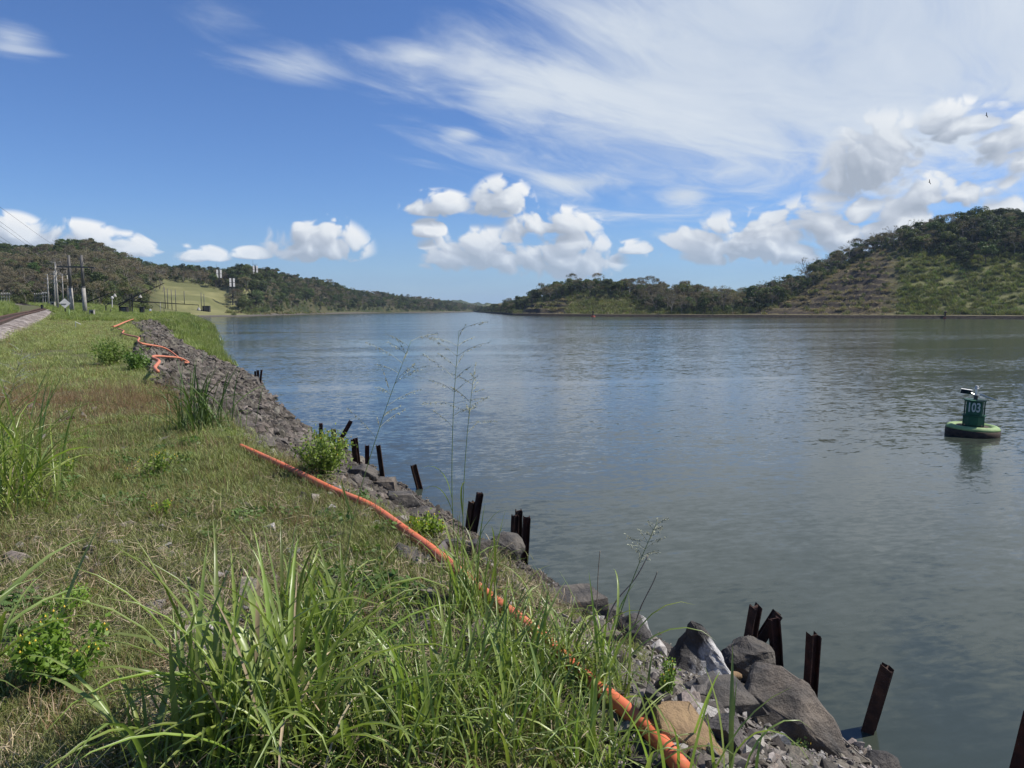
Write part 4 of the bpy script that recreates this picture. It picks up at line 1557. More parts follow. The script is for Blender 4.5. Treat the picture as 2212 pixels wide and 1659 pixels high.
# flowering culms
def culm(px, py, tip, label, dep_shift=0.0, panicle=.32, dense=1.0, leafs=1, seed=0):
    r = random.Random(seed)
    p = on_bank(px, py)
    t = at_y(tip[0], tip[1], p.y + dep_shift)
    o = empty('grass_stalk', p)
    d = t - p
    H = d.length
    bow = Vector((-d.z, 0, d.x)).normalized() * H * .03
    path = [Vector((0, 0, -.02)), d * .35 + bow, d * .7 + bow * .8, d]
    sp = smooth_path(path, 8)
    mb = MB().tube(sp, [.0034 - .0024 * i / (len(sp) - 1) for i in range(len(sp))], 5)
    mb.build('stem', M_stem, o, True)
    pm = MB()
    nb = int(17 * dense)
    for i in range(nb):
        u = 1 - panicle * (i / nb)
        base = sp[min(int(u * (len(sp) - 1)), len(sp) - 1)]
        a = r.uniform(0, 6.28)
        L = H * panicle * (.16 + .42 * (1 - abs((1 - u) / panicle - .6))) * r.uniform(.5, 1.1)
        dirv = (Vector((math.cos(a), math.sin(a), 0)) * r.uniform(.6, 1) + d.normalized() * r.uniform(.3, 1.0)).normalized()
        q = [base + dirv * L * s + Vector((0, 0, -.25 * L * s * s)) for s in (0, .33, .66, 1)]
        pm.tube(q, [.0012, .0010, .0008, .0006], 3, False)
        for s in range(int(10 * L / .12) + 3):
            v = q[0].lerp(q[3], r.uniform(.25, 1)) + Vector((0, 0, .1 * L * r.uniform(0, .5)))
            w = Vector((r.gauss(0, 1), r.gauss(0, 1), r.gauss(0, 1))).normalized() * .007
            x = w.orthogonal().normalized() * .0024
            k = len(pm.v)
            pm.v += [tuple(v - w), tuple(v + x), tuple(v + w), tuple(v - x)]
            pm.f.append((k, k + 1, k + 2, k + 3))
    tag(pm.build('seed_head', M_seed, o), kind='stuff')
    for i in range(leafs):
        u = r.uniform(.3, .5)
        b = sp[int(u * (len(sp) - 1))]
        link('leaf', r.choice(LEAF['g']), o, b, (r.uniform(.1, .4), r.uniform(-.2, .2), r.uniform(0, 6.28)), (.3, .3, .3))
    tag(o, label, 'grass stalk', 'flowering grass stalks')


culm(338, 602, (411, 341), 'tall thin flowering grass stalk leaning right over the water', .2, .42, 1.0, 1, 1)
culm(462, 606, (459, 331), 'tallest straight flowering grass stalk beside the pipe bend', .0, .36, 1.0, 2, 2)
culm(468, 606, (474, 372), 'flowering grass stalk just right of the tallest one', .0, .28, .9, 1, 3)
culm(601, 688, (657, 522), 'drooping seed stalk leaning right, above the dead twigs', .1, .30, 1.6, 1, 4)
culm(-4, 505, (22, 352), 'nodding feathery seed stalk at the left edge', .1, .35, 1.6, 0, 5)
culm(300, 600, (294, 545), 'short thin flowering stalk in front of the pipe', 0, .3, .5, 0, 6)
culm(205, 425, (203, 352), 'dark flowering stalk rising from the isolated clump', 0, .3, .8, 0, 7)


# bushes with yellow flowers
def bush(px, py, w, h, label, mat=M_bush, n=900, flowers=30, leaf=.035, seed=0, stems=12):
    r = random.Random(seed)
    p = on_bank(px, py)
    dep = p.y * math.cos(PITCH) + (CAMZ - p.z) * math.sin(PITCH)
    W, H = w / FPX * dep, h / FPX * dep
    o = empty('flowering_bush', p)
    V, F = [], []
    mb, fl = MB(), MB()
    tips = []
    for i in range(stems):
        a, q = r.uniform(0, 6.28), r.uniform(.1, 1) ** .7
        tip = Vector((math.cos(a) * q * W * .5, math.sin(a) * q * W * .5, H * (1.02 - .38 * q * q) * r.uniform(.75, 1.08)))
        mb.tube(smooth_path([(0, 0, -.03), tip * .45 + Vector((tip.x * .12, tip.y * .12, 0)), tip], 3), .0045, 4, False)
        tips.append(tip)
        m = n // stems
        for j in range(m):
            u = r.uniform(.15, 1.05)
            c = tip * u + Vector((r.gauss(0, 1), r.gauss(0, 1), r.gauss(0, .8))) * W * .075
            leaf_cloud(V, F, [((c.x, c.y, max(c.z, .02)), (.01, .01, .01))], 1, leaf, r)
        for j in range(max(1, flowers // stems)):
            c = tip + Vector((r.gauss(0, 1) * W * .05, r.gauss(0, 1) * W * .05, r.uniform(-.05, .08) * H))
            fl.add([c + Vector((dx, dy, dz)) * min(leaf * .2, .0055) for dx, dy, dz in ((1, 0, 0), (-1, 0, 0), (0, 1, 0), (0, -1, 0), (0, 0, 1.6), (0, 0, -1.6))],
                   [(0, 2, 4), (2, 1, 4), (1, 3, 4), (3, 0, 4), (2, 0, 5), (1, 2, 5), (3, 1, 5), (0, 3, 5)])
    tag(mb.build('stem', M_stem, o), kind='stuff')
    tag(link('foliage', mesh_of('foliage', V, F, mat), o), kind='stuff')
    if flowers:
        tag(fl.build('flowers', M_flower, o), kind='stuff')
    tag(o, label, 'bush', 'flowering bushes')


bush(324, 476, 60, 46, 'round bright green bush with yellow flowers above the pipe, in front of the piles', n=2000, flowers=48, leaf=.036, seed=1, stems=26)
bush(426, 540, 38, 26, 'low leafy green bush at the water side of the pipe bend', n=700, flowers=8, leaf=.03, seed=2)
bush(667, 694, 32, 40, 'slender green bush with flower spikes among the gravel by the boulders', n=420, flowers=14, leaf=.022, seed=3, stems=9)
bush(157, 477, 42, 26, 'yellowish weed in the middle of the grass', n=420, flowers=22, leaf=.03, seed=4, stems=10)
bush(66, 690, 84, 78, 'leafy weed with small yellow flowers on the bare ground at lower left', M_bush, n=1500, flowers=30, leaf=.032, seed=5, stems=14)
bush(75, 612, 50, 22, 'low yellow-green cushion weed behind the flowering weed at lower left', n=900, flowers=0, leaf=.02, seed=6, stems=16)
bush(107, 366, 40, 26, 'bright leafy shrub on the lawn beside the riprap mound', M_tall, n=1700, flowers=0, leaf=.075, seed=7, stems=18)
bush(136, 372, 30, 22, 'darker leafy shrub right of the bright shrub on the lawn', M_bushdk, n=1200, flowers=0, leaf=.075, seed=8, stems=14)
bush(163, 520, 26, 20, 'small pale weed in the near grass', n=240, flowers=8, leaf=.028, seed=9, stems=7)
bush(62, 478, 30, 20, 'small yellow-flowered weed beside the left edge clump', n=240, flowers=10, leaf=.03, seed=10, stems=7)
bush(790, 752, 50, 12, 'low green weed with tiny flowers on the gravel below the largest slab', M_bushdk, n=300, flowers=10, leaf=.018, seed=11, stems=9)


# ------------------------------------------------------------------ orange conduits
def hose(pixels, label, rad, mat, k=1024 / 2212, lift=.0, n=8):
    pts = []
    for x, y in pixels:
        p = on_bank(x * k, y * k)
        pts.append(p + Vector((0, 0, rad * .8 + lift)))
    sp = smooth_path(pts, 8)
    c = sp[0].copy()
    mb = MB().tube([q - c for q in sp], rad, 12)
    o = mb.build('conduit_pipe', mat, None, True, loc=c)
    return tag(o, label, 'pipe', 'orange conduits on the bank')


hose([(1475, 1690), (1400, 1600), (1330, 1540), (1240, 1465), (1160, 1388), (1045, 1297), (945, 1212), (880, 1163), (800, 1105), (720, 1070), (620, 1020), (520, 973)],
     'straight orange pipe running through the near grass along the bank edge', .033, M_pipe, lift=.02)
c1 = lambda L: [(x / 2.16 * .54, (y / 2.16 + 900) * .54) for x, y in L]
hose(c1([(1370, 1400), (1345, 1360), (1380, 1290), (1320, 1250), (1360, 1225), (1450, 1208), (1560, 1212), (1632, 1246), (1600, 1252)]),
     'looped end of the faded orange hose on the riprap above the isolated clump', .04, M_pipefade, lift=.30)
hose(c1([(1570, 1210), (1480, 1135), (1400, 1095), (1240, 1078), (1195, 1050), (1200, 1015), (1110, 990), (1060, 970), (1070, 945), (1020, 925)]),
     'winding faded orange hose lying across the riprap mound', .042, M_pipefade, lift=.2)
hose(c1([(985, 915), (1020, 900), (1100, 860), (1160, 830), (1260, 803)]), 'farthest stretch of orange hose on the crest of the mound', .06, M_pipefade, lift=.26)
hose(c1([(960, 893), (1030, 886)]), 'short piece of orange hose end at the left of the mound', .06, M_pipefade, lift=.08)


# ------------------------------------------------------------------ rusty steel piles
def pile(top, bot, label, w=.135, yaw=.4, Y=None, rag=.02):
    k = 1024 / 2212
    tx, ty, bx, by = top[0] * k, top[1] * k, bot[0] * k, bot[1] * k
    if Y is None:
        b = at_z(bx, by, 0.0)
        sp = shore_point(bx, .5)
        if b.y < sp.y - 1.0:
            b = sp
        Y = b.y
    t = at_y(tx, ty, Y)
    b = at_y(bx, by, Y)
    d = (t - b)
    b = b - d.normalized() * (max(b.z, 0) + 1.2)
    H = (t - b).length
    f, e, tk = w, w * .95, w * .11
    prof = [(-f / 2, -e / 2), (f / 2, -e / 2), (f / 2, -e / 2 + tk), (tk / 2, -e / 2 + tk), (tk / 2, e / 2 - tk), (f / 2, e / 2 - tk),
            (f / 2, e / 2), (-f / 2, e / 2), (-f / 2, e / 2 - tk), (-tk / 2, e / 2 - tk), (-tk / 2, -e / 2 + tk), (-f / 2, -e / 2 + tk)]
    r = random.Random(int(top[0] * 7 + top[1]))
    V, F = [], []
    nseg = 10
    for i in range(nseg + 1):
        for x, y in prof:
            j = rag if i == nseg else 0
            V.append((x + r.gauss(0, .0015), y + r.gauss(0, .0015), H * i / nseg + r.uniform(-j, j) + (x * .12 if i == nseg else 0)))
    n = len(prof)
    for i in range(nseg):
        for j in range(n):
            F.append((i * n + j, i * n + (j + 1) % n, (i + 1) * n + (j + 1) % n, (i + 1) * n + j))
    F.append(tuple(reversed(range(n))))
    F.append(tuple(nseg * n + j for j in range(n)))
    o = link('steel_pile', mesh_of('steel_pile', V, F, M_rust), None, b)
    q = d.to_track_quat('Z', 'Y')
    o.rotation_mode = 'QUATERNION'
    from mathutils import Quaternion
    o.rotation_quaternion = q @ Quaternion((0, 0, 1), yaw)
    return tag(o, label, 'pile', 'rusty piles along the shore')


pile((551, 802), (554, 845), 'left one of the three far rusty piles off the riprap point', .13, .3, Y=47)
pile((557, 800), (558, 842), 'middle one of the three far rusty piles off the riprap point', .13, 1.0, Y=48)
pile((565, 799), (561, 840), 'right leaning one of the three far rusty piles off the riprap point', .13, .2, Y=47.5)
pile((693, 915), (694, 985), 'short rusty pile standing behind the left of the flowered bush', .15, .3, Y=27)
pile((721, 927), (718, 985), 'short rusty pile standing behind the top of the flowered bush', .15, .5, Y=26)
pile((758, 910), (727, 965), 'rusty pile bent far over to the right behind the bush', .15, .2, Y=25, rag=.05)
pile((742, 952), (753, 1020), 'rusty pile under the bent pile beside the bush', .15, .9, Y=24.5)
pile((732, 955), (738, 1010), 'dark rusty pile close to the right side of the bush', .15, .2, Y=24.7)
pile((765, 948), (772, 1010), 'thick tapered rusty pile right of the bush', .17, 1.3, Y=22)
pile((793, 962), (793, 1012), 'slim upright rusty pile right of the tapered one', .14, .2, Y=21.5)
pile((817, 962), (827, 1035), 'slim rusty pile leaning left, next left of the single leaning pile', .135, .1, Y=20.5)
pile((893, 1005), (914, 1085), 'single rusty pile leaning left between bush and tall stalks', .15, .5)
pile((1037, 1065), (1022, 1155), 'taller leaning one of the pile pair behind the tall stalks', .14, .3, Y=15.5)
pile((1021, 1085), (1012, 1150), 'shorter one of the pile pair behind the tall stalks', .14, .9, Y=15.6)
pile((1121, 1103), (1119, 1190), 'tallest middle one of the three piles by the dark boulder', .14, .2, Y=14.9)
pile((1113, 1113), (1110, 1185), 'left one of the three piles by the dark boulder', .13, .5, Y=14.8)
pile((1138, 1117), (1132, 1225), 'right front one of the three piles by the dark boulder', .14, .1, Y=13.3)
pile((1633, 1309), (1618, 1392), 'left leaning one of the pile cluster behind the rounded boulder', .135, .5, Y=9.75)
pile((1680, 1325), (1632, 1398), 'pile fallen diagonally in the cluster behind the rounded boulder', .135, 1.4, Y=9.85)
pile((1672, 1336), (1678, 1430), 'right upright one of the pile cluster behind the rounded boulder', .135, .1, Y=9.6)
pile((1758, 1371), (1749, 1510), 'lone upright rusty pile standing in the water near the slab', .135, .25)
pile((1917, 1441), (1876, 1578), 'rusty pile leaning right in open water at lower right', .14, .9)
pile((2235, 1545), (2190, 1720), 'rusty pile cut by the right edge of the picture', .15, .5)


# ------------------------------------------------------------------ driftwood and twigs
def stick(pix, label, rad, mat, name='driftwood_log', lift=.03, cat='driftwood', Y=None, n=7):
    k = 1024 / 2212
    pts = [(on_bank(x * k, y * k) + Vector((0, 0, lift))) if Y is None else at_y(x * k, y * k, Y) for x, y in pix]
    sp = smooth_path(pts, 5)
    c = sp[0].copy()
    r = random.Random(int(pix[0][0]))
    mb = MB().tube([q - c for q in sp], [rad * (1.1 - .45 * i / len(sp)) * r.uniform(.9, 1.1) for i in range(len(sp))], n)
    return tag(mb.build(name, mat, None, True, loc=c), label, cat, None)


stick([(1298, 1334), (1340, 1340), (1372, 1342)], 'grey driftwood pole resting behind the broad stained boulder', .028, M_log)
stick([(1405, 1360), (1440, 1368), (1478, 1378)], 'grey driftwood pole floating left of the pyramid boulder', .04, M_log, lift=.05)
stick([(1565, 1490), (1590, 1478), (1635, 1486)], 'knotty brown piece of driftwood between the boulders', .05, M_logbr, lift=.12)
stick([(1712, 1560), (1770, 1552), (1800, 1590), (1850, 1640), (1875, 1662)], 'pale dead twig lying on the gravel by the water at bottom right', .009, M_log, 'dead_twig', .08, 'twig')
stick([(1285, 1330), (1290, 1290), (1292, 1240), (1296, 1190)], 'upright dead stem at the water edge left of the drooping stalk', .006, M_twig, 'dead_twig', 0, 'twig', Y=7.6)
stick([(1305, 1355), (1330, 1300), (1372, 1250), (1400, 1200)], 'slanting dead stem crossing the drooping stalk', .008, M_log, 'dead_twig', 0, 'twig', Y=7.3)
stick([(1370, 1355), (1385, 1310), (1410, 1260), (1420, 1235)], 'dark dead stem right of the drooping stalk', .007, M_twig, 'dead_twig', 0, 'twig', Y=7.3)
stick([(1550, 1100 + 225), (1500, 1350), (1420, 1380)], 'thin pale twig above the grey driftwood pole', .006, M_log, 'dead_twig', .1, 'twig')
stick([(800, 1010), (900, 1085), (990, 1165)], 'long thin bleached stick on the rocks beside the leaning pile', .012, M_log, 'dead_twig', .1, 'twig')

# ------------------------------------------------------------------ channel buoy
M_green = material('buoy_green', (0.022, 0.115, 0.060), 0.5, 0.4, (0.016, 0.08, 0.045), 5)
M_ring = material('buoy_float_green', (0.30, 0.42, 0.17), 0.65, 0.3, (0.20, 0.30, 0.12), 6)
M_rubber = material('buoy_fender', (0.03, 0.024, 0.02), 0.8, 0.25, (0.075, 0.05, 0.035), 8)
M_cell = material('solar_cell', (0.02, 0.025, 0.045), 0.15, 0.5)
M_alu = material('aluminium', (0.75, 0.75, 0.74), 0.35, 0.5, metal=0.7)
M_num = material('number_white', (0.62, 0.64, 0.60), 0.7, 0.2, (0.46, 0.49, 0.45), 14)
bp = at_z(972, 434.5, 0.0)
by_ = empty('channel_buoy', (bp.x, bp.y, 0), (0, R(1.5), math.atan2(-bp.x, bp.y)))
MB().lathe([(.58, .36), (.58, .02), (.62, -.3), (.93, -.3), (.955, .06), (.95, .26), (.60, .26)], 40).build('fender', M_rubber, by_, True)
rp = [(.60 + .17 + .17 * math.cos(a), .26 + .15 * math.sin(a)) for a in np.linspace(0, math.pi, 9)]
MB().lathe([(.95, .262)] + rp[1:-1] + [(.60, .262), (.60, .2)], 48).build('float_ring', M_ring, by_, True)
MB().lathe([(.62, .12), (.62, .18), (.2, .2)], 32).build('deck', M_rubber, by_)
lo = MB().lathe([(.30, .16), (.30, .42), (.39, .43), (.39, .75), (.33, .77)], 8, rot0=R(22.5)).build('lower_housing', M_green, by_)
for i in range(8):
    a = i * math.pi / 4 + R(22.5)
    MB().box((0, 0, 0), (.05, .02, .42)).build('rib', M_green, lo, loc=(math.cos(a) * .375, math.sin(a) * .375, .55), rot=(0, 0, a))
MB().lathe([(.34, .77), (.415, .77), (.415, .81), (.34, .81)], 32).build('flange', M_green, by_)
MB().lathe([(.31, .80), (.31, 1.38)], 10, rot0=R(18)).build('drum', M_green, by_)
for i in range(6):
    a = i * math.pi / 3 + R(-60)
    MB().box((0, 0, 0), (.05, .018, .56)).build('fin', M_green, by_, loc=(math.cos(a) * .335, math.sin(a) * .335, 1.09), rot=(0, 0, a))
pl = MB().box((0, 0, 0), (.50, .025, .52)).build('number_panel', M_green, by_, loc=(-.02, -.325, 1.09))
fc = bpy.data.curves.new('number', 'FONT')
fc.body = '103'
fc.align_x, fc.align_y = 'CENTER', 'CENTER'
fc.size, fc.extrude, fc.offset = .50, .004, .011
fo = bpy.data.objects.new('tmp_number', fc)
COL.objects.link(fo)
bpy.context.view_layer.update()
nm = bpy.data.meshes.new_from_object(fo.evaluated_get(bpy.context.evaluated_depsgraph_get()))
bpy.data.objects.remove(fo)
nm.materials.clear()
nm.materials.append(M_num)
tag(link('number', nm, pl, (-.005, -.018, .03), (R(90), 0, R(1)), (.62, 1.02, 1)), 'white number 103')
MB().lathe([(.32, 1.38), (.40, 1.38), (.40, 1.415), (.1, 1.43)], 32).build('cap', M_green, by_)
for s in (-1, 1):
    MB().tube([(s * .37, 0, 1.41), (s * .40, 0, 1.46), (s * .43, 0, 1.46), (s * .43, 0, 1.40)], .008, 5).build('lifting_eye', M_green, by_)
MB().lathe([(.07, 1.42), (.07, 1.58), (.10, 1.585), (.10, 1.60)], 14).build('mast', M_polesteel, by_)
MB().lathe([(.035, 1.6), (.03, 1.86)], 10).build('post', M_alu, by_)
ln = MB().lathe([(.09, 1.86), (.09, 1.875), (.06, 1.88), (.06, 1.96), (.045, 1.985)], 14).build('lantern', M_whitep, by_)
p1 = MB().box((0, 0, 0), (.37, .045, .19)).build('solar_panel', M_cell, by_, loc=(-.34, .02, 1.72), rot=(R(30), R(6), R(8)))
MB().box((0, 0, 0), (.385, .03, .205)).build('frame', M_alu, p1, loc=(0, .012, 0))
p2 = MB().box((0, 0, 0), (.56, .40, .025)).build('solar_panel', M_cell, by_, loc=(.43, .0, 1.55), rot=(R(-8), R(20), 0))
MB().box((0, 0, 0), (.60, .44, .05)).build('frame', M_whitep, p2, loc=(0, 0, -.008))
MB().tube([(-.17, 0, 1.68), (0, 0, 1.61), (.2, 0, 1.6)], .014, 6).build('panel_bracket', M_alu, by_)
tag(by_, 'green channel buoy number 103 with lantern and solar panels, floating at right', 'buoy')
for px, py, lab in ((593, 316.6, 'tiny red buoy by the low headland on the far shore'), (945, 318.2, 'tiny red buoy close to the right end of the far shore')):
    q = at_z(px, py + .3, 0)
    M_red = material('buoy_red', (0.30, 0.06, 0.035), .6)
    b2 = empty('distant_buoy', q)
    MB().lathe([(1.6, -.4), (1.8, .2), (1.5, .8), (.4, .9)], 14).build('float', M_red, b2, True)
    MB().lathe([(.5, .8), (.45, 3.2), (.9, 3.3), (.9, 3.9), (.2, 4.4)], 10).build('tower', M_rubber, b2)
    tag(b2, lab, 'buoy')

# ------------------------------------------------------------------ railway
TY = [18, 33, 62, 100, 150, 210, 270, 350, 420]
TX = [-17.5, -27, -45.6, -70, -100.5, -137, -182, -243, -300]
TZ = [3.75, 3.85, 4.0, 4.35, 4.85, 5.8, 6.8, 8.5, 10.0]
ysn = np.arange(18, 420, 1.5)


def sm(a, w=21):
    k = np.ones(w) / w
    return np.convolve(np.pad(a, w // 2, mode='edge'), k, 'valid')


cx, cz = sm(np.interp(ysn, TY, TX)), sm(np.interp(ysn, TY, TZ))
dx, dy = np.gradient(cx), np.gradient(ysn)
ln_ = np.hypot(dx, dy)
nx, ny = dy / ln_, -dx / ln_       # to the right of the track
M_ballast = None


def ballast_material():
    m = bpy.data.materials.new('track_ballast')
    m.use_nodes = True
    T = NT(m.node_tree)
    out = T.n('ShaderNodeOutputMaterial')
    p = T.n('ShaderNodeBsdfPrincipled')
    p.inputs['Roughness'].default_value = .95
    p.inputs['Specular IOR Level'].default_value = .1
    pos = T.n('ShaderNodeNewGeometry').outputs['Position']
    vo = T.n('ShaderNodeTexVoronoi')
    T.link(pos, vo.inputs['Vector'])
    vo.inputs['Scale'].default_value = 2.2
    cellv = T.n('ShaderNodeSeparateColor')
    T.link(vo.outputs['Color'], cellv.inputs[0])
    c = T.ramp(cellv.outputs[0], [(0, (.05, .042, .038)), (.35, (.17, .145, .13)), (.7, (.30, .26, .23)), (1, (.46, .41, .37))])
    c = T.mix(T.rng(T.noise(pos, .25, 4), .5, .7, 0, .6), c, (.12, .09, .07))
    T.link(c, p.inputs['Base Color'])
    b = T.n('ShaderNodeBump')
    b.inputs['Distance'].default_value = .05
    b.invert = True
    T.link(vo.outputs['Distance'], b.inputs['Height'])
    T.link(b.outputs[0], p.inputs['Normal'])
    T.link(p.outputs[0], out.inputs[0])
    return m


offs = np.array([-3.4, -2.6, -1.6, -.75, 0, .75, 1.6, 2.8, 3.9])
dz = np.array([-.9, -.35, -.05, 0, .0, 0, -.05, -.4, -.95])
V = np.stack([cx[:, None] + nx[:, None] * offs, ysn[:, None] + ny[:, None] * offs, cz[:, None] - .16 + dz], -1)
V[..., 2] += (fbm(V[..., 0] * 2, V[..., 1] * 2, 71) - .5) * .12
tag(link('ballast_path', np_mesh('ballast', V.reshape(-1, 3), grid_faces(len(ysn), len(offs)), ballast_material())), kind='structure')
tr = empty('railway_track', (float(cx[0]), 18, 3.7))
M_rail = material('rusty_rail', (0.075, 0.036, 0.024), .6, .4, (0.12, 0.055, 0.035), 3)
for s in (-.72, .72):
    mb = MB()
    base = Vector((cx[0], 18, 3.7))
    P = [Vector((cx[i] + nx[i] * s, ysn[i] + ny[i] * s, cz[i])) - base for i in range(len(ysn))]
    for i in range(len(P) - 1):
        u = Vector((nx[i], ny[i], 0))
        u2 = Vector((nx[i + 1], ny[i + 1], 0))
        a, b = P[i], P[i + 1]
        k = len(mb.v)
        for q, w in ((a, u), (b, u2)):
            mb.v += [tuple(q - w * .07 + Vector((0, 0, -.14))), tuple(q + w * .07 + Vector((0, 0, -.14))), tuple(q + w * .036 + Vector((0, 0, .02))), tuple(q - w * .036 + Vector((0, 0, .02)))]
        mb.f += [(k, k + 1, k + 5, k + 4), (k + 1, k + 2, k + 6, k + 5), (k + 2, k + 3, k + 7, k + 6), (k + 3, k, k + 4, k + 7)]
    mb.build('rail', M_rail, tr)
M_sleeper = material('sleeper_timber', (0.09, 0.07, 0.055), .9, .1, (.15, .12, .10), 2)
sl = MB()
acc = 0
for i in range(len(ysn) - 1):
    acc += ln_[i] * 1.0
    for f in (0, .34, .67):
        c = Vector((cx[i] + (cx[i + 1] - cx[i]) * f, ysn[i] + 1.5 * f, cz[i] - .17)) - Vector((cx[0], 18, 3.7))
        sl.box(c, (2.4, .22, .14), (0, 0, math.atan2(ny[i], nx[i])))
tag(sl.build('sleepers', M_sleeper, tr), kind='stuff')
tag(tr, 'curving single railway track with rusty rails at the left', 'railway track')


# ------------------------------------------------------------------ poles, wires and line-side things
def ground_at(px, Y):
    x = (px - 512) / FPX * Y * math.cos(PITCH)
    return Vector((x, Y, hb1(x, Y)))


# H-frame
Y0 = 170
hx = [(ground_at(72, Y0), 68.5, 72), (ground_at(85, Y0), 81.2, 85)]
root = empty('h_frame_pylon', hx[0][0])
o0 = hx[0][0]
for g, tpx, bpx in hx:
    t = at_y(tpx, 255, Y0)
    m = at_y(tpx + (bpx - tpx) * .57, 287, Y0)
    pole = MB().tube([g - o0 - Vector((0, 0, .5)), m - o0], [.52, .40], 12).build('concrete_base', M_conc, root, True)
    MB().tube([m - o0 - Vector((0, 0, .1)), t - o0], [.36, .27], 12).build('pole', M_polesteel, root, True)
    MB().lathe([(.46, 0), (.46, .35)], 12).build('collar', M_polesteel, pole, loc=m - o0 - Vector((0, 0, .2)))
a, b = at_y(57, 266.5, Y0 - .5) - o0, at_y(94.5, 267.5, Y0 - .5) - o0
MB().box((a + b) / 2, ((b - a).length, .3, .34), (0, -math.atan2(b.z - a.z, b.x - a.x), 0)).build('crossarm', M_polesteel, root)
for u in (.08, .5, .92):
    q = a.lerp(b, u)
    MB().lathe([(.04, -1.3), (.12, -1.25), (.12, -.9), (.06, -.85), (.12, -.8), (.12, -.45), (.04, -.2)], 8).build('insulator', M_dark, root, loc=q)
for px_, py_, w_ in ((66, 259, -1), (84.5, 260, 1), (66, 269.5, -1), (85, 269.5, 1)):
    q = at_y(px_, py_, Y0) - o0
    MB().box(q + Vector((w_ * .6, 0, 0)), (1.3, .12, .14)).build('bracket', M_dark, root)
tag(root, 'H-frame power pylon with two dark poles in concrete sleeves and a crossarm', 'pylon')

# wires from the H-frame towards the camera side
for k, (py0, u, lab) in enumerate(((206.6, .95, 'topmost'), (221, .55, 'second'), (225.2, .45, 'third'), (236, .1, 'fourth'), (240, .05, 'lowest'))):
    A = o0 + a.lerp(b, u)
    A.z -= .9 if k else -.4
    Cn = at_y(0, py0, 100)
    d = Cn - A
    path = [A + d * s - Vector((0, 0, .8 * math.sin(min(s, 1) * math.pi))) for s in np.linspace(0, 1.7, 14)]
    c = path[0].copy()
    tag(MB().tube([q - c for q in path], .022, 4).build('power_line', M_dark, None, loc=c), '%s overhead wire running from the pylon to the upper left edge' % lab, 'wire', 'overhead wires')


def arm_pole(bpx, Y, tpx, tpy, label, arms):
    g = ground_at(bpx, Y)
    t = at_y(tpx, tpy, Y)
    r = empty('utility_pole', g)
    d = t - g
    MB().tube([(0, 0, -.5), d * .5, d], [.32, .25, .17], 10).build('pole', M_conc, r, True)
    H = d.length
    for u in arms:
        for s in (-1, 1):
            c = d * u
            L = H * .13
            MB().tube([c, c + Vector((s * L * .5, 0, L * .10)), c + Vector((s * L, 0, L * .24))], [.09, .07, .05], 6).build('arm', M_conc, r, True)
    tag(r, label, 'pole', 'concrete poles with curved arms')


arm_pole(58, 190, 55, 262, 'nearest concrete pole with upswept arms left of the H-frame', (.985, .86, .73, .60))
arm_pole(49, 250, 47.3, 274, 'concrete pole with upswept arms, leftmost of the row', (.97, .83, .70, .55))
arm_pole(55.3, 285, 54, 271, 'thin concrete pole just left behind the nearest pole', (.96, .82, .68))
arm_pole(63.6, 320, 62.2, 274, 'far concrete pole between the nearest pole and the H-frame', (.98, .74))
arm_pole(68.4, 330, 67.2, 275, 'farthest thin concrete pole partly behind the H-frame', ())

# diamond sign
g = at_y(64.8, 303.3, 148)
gz = hb1(g.x, 148)
r = empty('diamond_sign', (g.x, 148, gz), (0, 0, R(32)))
MB().box((0, 0, 0), (1.45, .06, 1.45), (0, R(45), 0)).build('board', M_whitep, r, loc=(0, 0, g.z - gz))
MB().box((0, .1, (g.z - gz + .9) / 2), (.22, .16, g.z - gz + 1.1)).build('post', M_dark, r)
MB().box((-.5, -.06, g.z - gz - .15), (1.5, .05, .12)).build('stiffener', M_dark, r)
tag(r, 'white diamond-shaped railway sign on a dark post beside the H-frame', 'sign')

# folding light masts by the water
def boom_mast(px, Y, mast_top, ends, label):
    g = ground_at(px, Y)
    r = empty('boom_mast', g)
    t = at_y(px, mast_top, Y) - g
    MB().tube([(0, 0, -.3), t], [.20, .16], 8).build('mast', M_dark, r)
    for (x0, y0, x1, y1, lamp) in ends:
        a, b = at_y(x0, y0, Y) - g, at_y(x1, y1, Y) - g
        bm_ = MB().tube([a, b], [.17, .09], 6).build('boom', M_dark, r)
        if lamp:
            MB().tube([b, b + Vector((0, 0, -.9))], .05, 5).build('hanger', M_dark, bm_)
            MB().lathe([(.1, -.6), (.5, -1.3), (.5, -1.5)], 10).build('lamp_head', M_conc, bm_, loc=b)
    tag(r, label, 'mast', 'tilting light masts')


boom_mast(132, 200, 294, [(131.5, 301, 198.5, 305, True), (118, 304.5, 164.3, 283, False)], 'dark mast with a long horizontal boom reaching over the water and a raised boom')
boom_mast(130, 204, 295, [(119, 306.5, 140, 292.5, True)], 'shorter dark mast with a raised boom beside the long horizontal boom')
boom_mast(106, 205, 309, [(87, 302, 114.5, 291.5, True)], 'dark tilted boom rising right of the H-frame')
# V-shaped post
g = ground_at(106, 188)
r = empty('forked_post', g)
t = at_y(105.8, 306, 188) - g
MB().tube([(0, 0, -.2), t], .16, 6).build('post', M_dark, r)
MB().tube([t, at_y(103, 302.6, 188) - g], .10, 6).build('fork', M_dark, r)
MB().tube([t, at_y(110, 303, 188) - g], .08, 6).build('fork', M_dark, r)
tag(r, 'dark forked post in the grass right of the H-frame', 'post')


